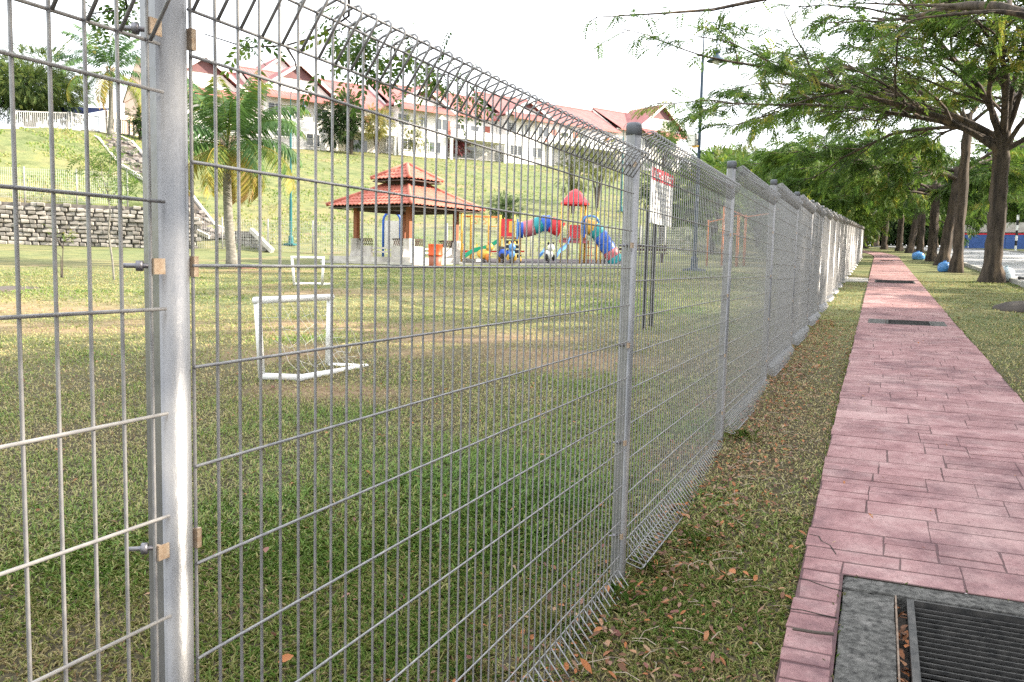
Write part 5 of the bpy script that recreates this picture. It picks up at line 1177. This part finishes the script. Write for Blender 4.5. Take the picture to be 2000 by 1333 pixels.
def gable(parent, xc, y, zb, half, rise, depth, wallm=WALLW, infill=True):
    """gable roof running back into the main roof, bargeboards, boarded infill"""
    MB().prism([(xc - half + .5, y, zb - .3), (xc + half - .5, y, zb - .3), (xc + .0, y, zb + rise - .35)], (0, depth, 0)).build('gable_wall', wallm, parent)
    if infill: MB().prism([(xc - half * .42, y - .06, zb + rise * .50), (xc + half * .42, y - .06, zb + rise * .50), (xc, y - .06, zb + rise - .45)], (0, .05, 0)).build('gable_board', BROWNP, parent)
    for s in (-1, 1):
        mb = MB(); n = 24; vs = []
        for i in range(n + 1):
            yy = y - .55 + (depth + .55) * i / n; b = (0.0, .05)[i % 2]; vs += [(xc, yy, zb + rise + b), (xc + s * half, yy, zb + b - .1), (xc + s * half, yy, zb - .25), (xc, yy, zb + rise - .2)]
        mb.add(vs, [f for i in range(n) for f in ((4 * i, 4 * i + 4, 4 * i + 5, 4 * i + 1), (4 * i + 1, 4 * i + 5, 4 * i + 6, 4 * i + 2), (4 * i + 3, 4 * i + 7, 4 * i + 4, 4 * i), (4 * i + 2, 4 * i + 6, 4 * i + 7, 4 * i + 3))]); mb.build('gable_roof', ROOFR, parent)
        MB().bar((xc, y - .60, zb + rise - .12), (xc + s * (half + .02), y - .60, zb - .22), .08, .36).build('bargeboard', WHITE, parent) if False else MB().prism([(xc, y - .62, zb + rise + .02), (xc + s * half, y - .62, zb - .08), (xc + s * half, y - .62, zb - .40), (xc, y - .62, zb + rise - .34)], (0, .06, 0)).build('bargeboard', WHITE, parent)
def house(label, s0, w, zb, gx, seed, end=False, wm=WALLC, half=5.0, rise=3.85):
    x, y = row_pt(s0); h = thing('terraced_house', label, 'house', (x, y, zb), ROW_A, 'terraced houses on the hill'); rr = random.Random(seed)
    EV, RG, DP = 5.9, 9.2, 10.5
    MB().box((w / 2, DP / 2, EV / 2 - .6), (w - .02, DP, EV + 1.2)).build('wall', wm, h)
    corr_roof('roof', h, 0, w, -.7, EV - .1, DP / 2, RG); corr_roof('roof', h, 0, w, DP + .7, EV - .1, DP / 2 + .02, RG)
    MB().tube([(0, DP / 2, RG + .05), (w, DP / 2, RG + .05)], .14, 8).build('ridge_tile', ROOFR, h)
    MB().box((w / 2, -.74, EV - .22), (w, .10, .20)).build('gutter', PINK if False else mat('red_gutter', (0.34, 0.09, 0.08), (0.40, 0.12, 0.1), scale=2, rough=0.6), h)
    for sx in (0.0, w): MB().prism([(sx - .04, 0, EV - .3), (sx - .04, DP, EV - .3), (sx - .04, DP / 2, RG - .15)], (.08, 0, 0)).build('party_gable', wm, h)
    MB().box((gx, -.75, EV / 2 - .55), (half * 1.55, 1.5, EV + 1.0)).build('front_bay', WALLW, h)
    gable(h, gx, -1.5, EV - .1, half, rise, 6.2)
    corr_roof('skirt_roof', h, gx - half * .82, gx + half * .82, -2.9, EV - .55, -1.5, EV + .15)
    MB().box((gx, -2.88, EV - .74), (half * 1.64, .08, .16)).build('fascia', mat('red_gutter', (0, 0, 0)), h)
    # upper floor
    for k, (dx, ww) in enumerate(((-2.6, 1.5), (0.0, 1.0), (2.5, 1.6))): window(h, gx + dx, -1.52, 4.1, ww, 1.35, 2, k == 0)
    xr = gx + half * .8 + .6
    while xr < w - 1.0:
        if rr.random() < .35: MB().box((xr + .4, -.03, 3.9), (.85, .06, 2.0)).build('door', DOORR, h); xr += 1.6
        else: window(h, xr + .6, -.02, 4.15, 1.3, 1.3, 2, rr.random() < .4); xr += 2.1
    # balcony slab, parapet, car porch, ground floor
    x0, x1 = min(gx + half * .78, w - 3), w - .2
    MB().box(((x0 + x1) / 2, -1.3, 2.75), (x1 - x0, 2.6, .18)).build('balcony_slab', WALLW, h); MB().box(((x0 + x1) / 2, -2.56, 3.25), (x1 - x0, .12, .84)).build('parapet', WALLW, h)
    for sx in (x0 + .15, x1 - .15): MB().box((sx, -2.4, 1.05), (.26, .26, 3.3)).build('porch_column', WALLW, h)
    MB().box(((x0 + x1) / 2, -.03, 1.15), (2.6, .06, 2.0)).build('patio_door', GLASS, h)
    window(h, gx - 1.8, -1.52, 1.4, 1.8, 1.3, 3, True); window(h, gx + 1.6, -1.52, 1.4, 1.6, 1.3, 2)
    MB().bar((w - .15, -.1, EV - .3), (w - .15, -.1, -.5), .09).build('downpipe', WHITE, h)
    return h
for (lab, s0, w, zb, gx, sd, e, wm, hf, rs) in (('cream terraced house half hidden behind the left palm and fence post', -13.6, 10.2, 11.4, 4.6, 1, False, WALLP, 4.8, 3.4), ('terraced house with a brown gable right of the palm', -3.3, 15.3, 12.2, 4.0, 2, False, WALLC, 4.8, 3.3), ('second gabled terraced house above the pavilion roof', 12.1, 15.2, 12.9, 3.7, 3, False, WALLW, 4.1, 2.3), ('long plain roofed terraced house above the playground', 27.4, 20.6, 13.7, 3.6, 4, False, WALLW, 3.8, 1.9), ('end terraced house with the large gable beside the lamp posts', 48.1, 12.6, 14.2, 7.0, 5, True, WALLC, 5.4, 3.9)): house(lab, s0, w, zb, gx, sd, e, wm, hf, rs)
for lab, s0, bk, zb in (('pale gabled house peeking over the roof ridge of the first terrace', 1.5, 14.0, 15.2), ('second pale gable behind the terrace roof ridge', 24.0, 15.0, 15.6)):
    x, y = row_pt(s0, bk); hh = thing('house', lab, 'house', (x, y, zb), ROW_A, 'houses behind the terrace')
    MB().box((3.5, 4, 3.4), (6.4, 8, 7.8)).build('wall', WALLW, hh); gable(hh, 3.5, -.02, 7.0, 4.0, 3.2, 8.0, WALLW, False)
    MB().box((3.5, -.08, 8.2), (.5, .06, 1.5)).build('gable_post', WHITE, hh)
# railings along the slope top
def railing(label, a, b, step=0.14, m=RAIL, hgt=1.15, board=False):
    A = Vector((a[0], a[1], h1(*a))); B = Vector((b[0], b[1], h1(*b))); L = (B - A).length
    r_ = thing('railing', label, 'railing', A, 0, 'white railings along the slope top'); d = B - A
    for z in (.10, hgt): MB().bar(Vector((0, 0, z)), d + Vector((0, 0, z)), .07).build('rail', m, r_)
    n = int(L / 2.4)
    for k in range(n + 1): p = d * (k / n); MB().bar(p + Vector((0, 0, -.2)), p + Vector((0, 0, hgt + .08)), .10).build('post', m, r_)
    mb = MB(); k = int(L / step)
    for i in range(1, k): p = d * (i / k); mb.bar(p + Vector((0, 0, .1)), p + Vector((0, 0, hgt)), .045)
    tag(mb.build('pickets', m, r_), kind='stuff'); return r_
railing('white picket railing below the big round tree', (-52.6, 39.3), (-52.3, 43.3)); railing('white picket railing between the round tree and the drain chute', (-52.25, 43.5), (-51.8, 48.2))
railing('white railing beside the peach wall, partly behind the near fence post', (-52.4, 49.2), (-54.8, 58.5)); railing('white railing behind the field palm', (-55.0, 59.3), (-54.6, 68.0))
railing('white railing section left of the conifer', (-54.6, 68.4), (-53.3, 73.6)); railing('white railing right of the dry yellowish bush', (-50.6, 83.0), (-47.8, 89.5)); railing('white railing below the maroon shrub', (-47.4, 90.3), (-42.4, 98.9)); railing('white railing section above the playground', (-42.0, 99.6), (-35.6, 109.0)); railing('white railing below the end house', (-35.2, 109.6), (-28.0, 119.2))
# garden wall and dark car port behind the left railing
MB_ = MB().box((0, 0, .9), (6.5, .2, 2.0)); o = MB_.build('garden_wall', WALLP, loc=(-55.6, 52.2, h1(-54.6, 52.0) - .1)); o.rotation_euler = (0, 0, R(100)); tag(o, 'peach garden wall behind the railing at the top of the chute', 'wall')
cpn = thing('car_port', 'dark blue sloped awning behind the railing at the slope top', 'awning', (-54.6, 47.0, h1(-54.6, 47.0)), R(75))
MB().prism([(-1.8, 0, 1.9), (1.6, 0, 2.3), (1.6, 0, 2.2), (-1.8, 0, 1.1)], (0, 1.8, 0)).build('canopy', mat('navy_canvas', (0.012, 0.018, 0.05), (0.02, 0.028, 0.07), scale=3, rough=1.0, spec=0.05), cpn)
for sx in (-1.6, 1.5): MB().box((sx, .1, .8), (.12, .12, 1.9)).build('post', WHITE, cpn)

# ------------------------------------------------------------------ roadside bits
def bag(label, x, y, r, h, m, seed):
    t = thing('rubbish_bag', label, 'rubbish bag', (x, y, h1(x, y)), seed * 1.3, 'plastic rubbish bags by the verge trees'); mb = MB(); rr = random.Random(seed); prof = [(0.75, 0.0), (1.0, 0.12), (1.02, 0.45), (0.9, 0.75), (0.62, 0.93), (0.22, 1.0), (0.16, 1.06), (0.3, 1.12)]
    vs = []; n = 16
    for k, (a, z) in enumerate(prof):
        for j in range(n): q = 2 * math.pi * j / n; w = 1 + .10 * math.sin(3 * q + k * .9 + seed) + rr.uniform(-.05, .05); vs.append((r * a * w * math.cos(q), r * a * w * math.sin(q), h * z))
    mb.add(vs, [(i * n + j, i * n + (j + 1) % n, (i + 1) * n + (j + 1) % n, (i + 1) * n + j) for i in range(len(prof) - 1) for j in range(n)] + [tuple(range(n - 1, -1, -1))]); mb.build('sack', m, t, smooth=True)
    MB().tube([(.17 * r * math.cos(a), .17 * r * math.sin(a), h * 1.04) for a in np.linspace(0, 6.28, 12)], .012, 5).build('tie', m, t)
bag('full blue plastic rubbish bag at the foot of the slim grey trunk', 3.35, 36.6, 0.23, 0.40, BAG, 1); bag('lighter blue rubbish bag farther along the verge', 3.05, 54.0, 0.33, 0.46, BAG, 2); bag('pale see-through rubbish bag behind the thick forked tree', 4.62, 29.6, 0.26, 0.45, BAGW, 3)
x, y = 13.3, 96.0; sp = thing('striped_pole', 'black and white striped pole on the far roadside verge', 'pole', (x, y, h1(x, y)))
for k in range(7): MB().tube([(0, 0, k * .5 - .1 * (k == 0)), (0, 0, k * .5 + .5)], .11, 10, mi=0).build('band', WHITE if k % 2 == 0 else BLACKM, sp)
x, y = 17.0, 118.0; hd = thing('hoarding', 'long blue site hoarding with a red top strip beyond the far verge', 'hoarding', (x, y, h1(x, y)), R(-12))
for k in range(9): MB().box((-7 + 2.0 * k, 0, .8), (1.97, .06, 1.8)).build('panel', HOARDB, hd)
MB().box((1.0, -.01, 1.78), (18, .10, .16)).build('top_strip', SIGNRED, hd)
MB().box((1.0, .6, 2.6), (18, .3, 1.2)).build('grey_wall', PALE_CONC, hd)
o = MB().tube([(4.85, 28.6, zr(28.6) + .18), (4.95, 27.6, zr(27.6) + .19), (4.8, 26.6, zr(26.6) + .19), (4.9, 24.5, zr(24.5) + .18), (4.8, 22, zr(22) + .18)], .045, 8).build('hose', BLACKM, smooth=True); tag(o, 'thick black hose lying along the roadside kerb', 'hose')

# ------------------------------------------------------------------ grass blades, litter
def in_view(P, lo=-0.20, hi=1.02):
    az = np.arctan2(-(P[:, 0] - CX), P[:, 1] - CY); return (az > lo - 0.05) & (az < hi)
def scatter(d0, d1, dens):
    a0, a1 = (-0.85 if d1 < 20 else -0.19), 1.0; area = 0.5 * (a1 - a0) * (d1 ** 2 - d0 ** 2); n = int(area * dens)
    r = np.sqrt(RNG.random(n) * (d1 ** 2 - d0 ** 2) + d0 ** 2); a = a0 + (a1 - a0) * RNG.random(n)
    x = CX - np.sin(a) * r; y = CY + np.cos(a) * r; j = RNG.uniform(-.018, .018, n)
    k = ~((x + j > PX0 - 0.012) & (x + j < PX1 + .012)) & (x < 4.65); return x[k], y[k]
def greenness(x, y):
    g = fbm(x, y, 0.35) * 0.6 + fbm(x + 40, y, 1.6) * 0.4; far = sstep(3.5, 9, np.hypot(x - CX, y - CY))
    dry = sstep(-0.5, 0.1, x) * 0.20 * (x < 4.6)
    return np.clip((g - 0.5) * 2.2 + 0.56 - 0.26 * far - dry, 0, 1)
def blades(name, d0, d1, dens, Lr, wr_, three=False, flat=0.75, fade=None, fin=None):
    x, y = scatter(d0, d1, dens); dd = np.hypot(x - CX, y - CY); q = RNG.random(len(x)) < (1 - sstep(fade[0], fade[1], dd)) * (sstep(fin[0], fin[1], dd) if fin else 1); x, y = x[q], y[q]; n = len(x); z = np.where((x > PX0 - 2) & (x < 4.6), np.interp(y, HY, HZ) + 0, 0); z = H(x, y)
    gr_ = greenness(x, y); keep = RNG.random(n) < (0.45 + 0.55 * gr_) * (1 - 0.9 * worn(x, y)); x, y, z, gr_ = x[keep], y[keep], z[keep], gr_[keep]; n = len(x)
    a = RNG.random(n) * 6.283; el = np.clip(RNG.normal(flat, 0.35, n), 0.05, 1.45); L = RNG.uniform(*Lr, n) * (0.65 + 0.6 * gr_); w = RNG.uniform(*wr_, n)
    dx, dy = np.cos(a), np.sin(a); b = np.stack([x, y, z - .004], 1); d = np.stack([dx * np.sin(el), dy * np.sin(el), np.cos(el)], 1); s = np.stack([-dy, dx, np.zeros(n)], 1)
    mid = b + d * (L * .55)[:, None]; d2 = d + np.stack([dx * .5, dy * .5, -0.55 * np.ones(n)], 1); tip = mid + d2 * (L * .45)[:, None]
    h_ = s * (w / 2)[:, None]; tint = np.clip(0.78 - 0.62 * gr_ + RNG.normal(0, .16, n), 0, 1)
    V = np.stack([b - h_ * .7, b + h_ * .7, mid + h_, tip], 1).reshape(-1, 3) if not three else None
    if three:
        V = np.stack([b - h_ * .6, b + h_ * .6, mid + h_, tip, mid - h_], 1).reshape(-1, 3); F = np.arange(len(V)).reshape(-1, 5)
    else:
        V = np.stack([b - h_ * .8, mid - h_ * .2 + h_, tip, mid - h_], 1).reshape(-1, 3); F = np.arange(len(V)).reshape(-1, 4)
    o = part(name, np_mesh(name, V, F, BLADE, tint)); tag(o, kind='stuff'); return o
blades('grass', 0.9, 5.2, 11000, (0.025, 0.062), (0.004, 0.0075), True, fade=(3.2, 5.2))
blades('grass', 3.2, 9.5, 6200, (0.03, 0.066), (0.006, 0.010), fade=(7.0, 9.5), fin=(3.2, 5.0))
blades('grass', 7.0, 18.0, 1500, (0.04, 0.075), (0.010, 0.016), fade=(14, 18), fin=(7.0, 9.0))
blades('grass', 14.0, 36.0, 260, (0.05, 0.09), (0.018, 0.03), fade=(28, 36), fin=(14, 18))
# rough tufts on the grass slope
n = 34000; az_ = RNG.uniform(.17, 1.0, n); r_ = np.interp(az_, _ta, _tr) + RNG.random(n) * (np.interp(az_, _ca, _cr) - np.interp(az_, _ta, _tr)) + .6; x = CX - np.sin(az_) * r_; y = CY + np.cos(az_) * r_
k = vnoise(x, y, .45) * .6 + vnoise(x, y, 1.3) * .4 > .47; x, y = x[k], y[k]; n = len(x); z = H(x, y); a = RNG.random(n) * 6.283; L = RNG.uniform(.05, .15, n); s_ = np.stack([-np.sin(a), np.cos(a), 0 * a], 1) * RNG.uniform(.03, .07, n)[:, None]
b = np.stack([x, y, z - .02], 1); tip = b + np.stack([np.cos(a) * .5, np.sin(a) * .5, 1 + 0 * a], 1) * L[:, None]; V = np.stack([b - s_, b + s_, tip + s_ * .5, tip - s_ * .5], 1).reshape(-1, 3)
tag(part('slope_grass', np_mesh('slope_grass', V, np.arange(len(V)).reshape(-1, 4), BLADE, np.clip(.05 + .75 * fbm(x, y, .22) + RNG.normal(0, .12, n), 0, 1))), kind='stuff')
def litter(name, xs, ys, size, tint, stuff=True):
    n = len(xs); z = H(xs, ys) + RNG.uniform(.012, .035, n); a = RNG.random(n) * 6.283; tl = RNG.normal(0, .35, (n, 2))
    d = np.stack([np.cos(a), np.sin(a), tl[:, 0]], 1); s = np.stack([-np.sin(a), np.cos(a), tl[:, 1]], 1); c = np.stack([xs, ys, z], 1); L = size[:, None]; up = np.array([0, 0, 1.0])
    V = np.stack([c - d * L, c - d * L * .3 + s * L * .42 + up * L * .18, c + d * L * .4 + s * L * .38 + up * L * .16, c + d * L, c + d * L * .4 - s * L * .38 + up * L * .16, c - d * L * .3 - s * L * .42 + up * L * .18], 1)
    F = (np.arange(n) * 6)[:, None, None] + np.array([[0, 1, 2, 3], [0, 3, 4, 5]])[None]; V = V.reshape(-1, 3); F = F.reshape(-1, 4)
    return np_mesh(name, V, F, LITTER, np.repeat(tint, 2))
n = 5200; y_ = RNG.uniform(.6, 14, n) ** 1.0; x_ = np.where(RNG.random(n) < .62, RNG.normal(.18, .17, n), RNG.uniform(-.4, .7, n)); k = (x_ < .69) & (x_ > -.6); x_, y_ = x_[k], y_[k]
x2, y2 = scatter(1.2, 12, 14); xs = np.concatenate([x_, x2]); ys_ = np.concatenate([y_, y2]); k = xs < PX0 - .005; xs, ys_ = xs[k], ys_[k]
tag(part('leaf_litter', litter('leaf_litter', xs, ys_, RNG.uniform(.006, .021, len(xs)), RNG.random(len(xs)))), kind='stuff')
# twigs and straw among the litter
tw = MB(); rr = random.Random(12)
for k in range(260):
    x = rr.gauss(.25, .22); y = rr.uniform(.8, 9)
    if not -.5 < x < .68: continue
    a = rr.random() * 6.28; L = rr.uniform(.015, .07); z = h1(x, y) + .025; dx, dy = math.cos(a) * L, math.sin(a) * L
    tw.tube([(x - dx, y - dy, z), (x + rr.gauss(0, .01), y + rr.gauss(0, .01), z + .012), (x + dx, y + dy, z + rr.uniform(0, .02))], .0014, 3)
tag(tw.build('dry_twigs', STICK), kind='stuff')
# single large fallen leaves one can point at
lm = [litter('fallen_leaf', np.array([0.0]), np.array([0.0]), np.array([.027]), np.array([t_])) for t_ in (.55, .62, .30, .98, .80)]
for me in lm: me.transform(Matrix.Translation((0, 0, -h1(0, 0) - .0)))
rr = random.Random(4)
for k, (x, y, lab) in enumerate(((-1.02, .62, 'bright orange fallen leaf in the grass left of the nearest fence post'), (-.80, 1.25, 'curled orange leaf in the grass right of the nearest fence post'), (-.36, 1.75, 'pale pinkish brown leaf behind the bottom of the first full panel'), (-1.5, 2.0, 'dark red brown leaf in the shaded field grass'), (.32, 1.95, 'tan leaf on the strip beside the broken path edge'), (.12, 1.62, 'large orange leaf at the bottom edge under the fence foot'), (.44, 2.6, 'reddish leaf on the strip left of the first paving crack'), (.22, 2.15, 'brown leaf among litter below the second fence post'))):
    o = part('fallen_leaf', lm[k % 5], None, (x, y, h1(x, y) + .03)); o.rotation_euler = (rr.gauss(0, .2), rr.gauss(0, .2), rr.random() * 6.28); s = rr.uniform(.8, 1.1); o.scale = (s, s, s)
    tag(o, lab, 'leaf', 'single dry leaves in the grass')
# debris in the drain slot and on the path
xs = RNG.uniform(1.075, 1.11, 46); ys_ = RNG.uniform(1.6, 2.69, 46)
me = litter('slot_leaves', xs, ys_, RNG.uniform(.012, .028, 46), RNG.random(46)); o = part('slot_leaves', me, None, (0, 0, -.03)); tag(o, kind='stuff')
o = MB().add([(1.074, 1.46, zr(1.46) - .05), (1.112, 1.46, zr(1.46) - .05), (1.112, 2.70, zr(2.7) - .05), (1.074, 2.70, zr(2.7) - .05)], [(0, 1, 2, 3)]).build('slot_soil', MUD); tag(o, kind='structure')
xs = RNG.uniform(.72, 2.1, 60); ys_ = RNG.uniform(2.9, 12, 60); me = litter('path_leaves', xs, ys_, RNG.uniform(.006, .016, 60), RNG.uniform(.5, .95, 60)); tag(part('path_leaves', me, None, (0, 0, .028)), kind='stuff')
st = MB(); st.tube([(.72, 2.20, zr(2.2) + .045), (.80, 2.19, zr(2.2) + .05), (.86, 2.205, zr(2.2) + .05)], .006, 6); tag(st.build('stick', TWIG), 'short dark stick lying across the broken path edge by the drain', 'stick')
# grass tufts along the path edges and round the near drain
tv = MB(); rr = random.Random(31); T = []
pts = [(rr.gauss(PX0 - .012, .012), rr.uniform(1.6, 12)) for _ in range(520)] + [(.866 + rr.gauss(0, .008), rr.uniform(1.7, 2.85)) for _ in range(80)] + [(rr.uniform(.88, 2.1), 2.85 + rr.gauss(0, .006)) for _ in range(90)] + [(PX1 + rr.gauss(.01, .014), rr.uniform(3, 16)) for _ in range(300)]
for cx_, cy_, m_ in ((.10, 2.62, 60), (.22, 2.95, 50), (.05, 2.25, 40), (.16, 5.1, 50), (-.05, 25.5, 60), (.0, 14, 40), (-.25, 1.5, 60), (-.1, 1.9, 60)): pts += [(cx_ + rr.gauss(0, .05), cy_ + rr.gauss(0, .05)) for _ in range(m_)]
x = np.array([p[0] for p in pts]); y = np.array([p[1] for p in pts]); n = len(x); a = RNG.random(n) * 6.283; L = RNG.uniform(.02, .05, n); L[-420:] *= 2.2; w = RNG.uniform(.0025, .0045, n); el = RNG.uniform(.1, 1.0, n)
b = np.stack([x, y, H(x, y)], 1); d = np.stack([np.cos(a) * np.sin(el), np.sin(a) * np.sin(el), np.cos(el)], 1); s = np.stack([-np.sin(a), np.cos(a), 0 * a], 1) * (w / 2)[:, None]
mid = b + d * (L * .6)[:, None]; tip = mid + (d + np.stack([np.cos(a) * .5, np.sin(a) * .5, -.5 + 0 * a], 1)) * (L * .4)[:, None]
V = np.stack([b - s, b + s, mid + s, tip, mid - s], 1).reshape(-1, 3)
tag(part('grass_tufts', np_mesh('grass_tufts', V, np.arange(len(V)).reshape(-1, 5), BLADE, np.clip(RNG.normal(.42, .25, n), 0, 1))), kind='stuff')
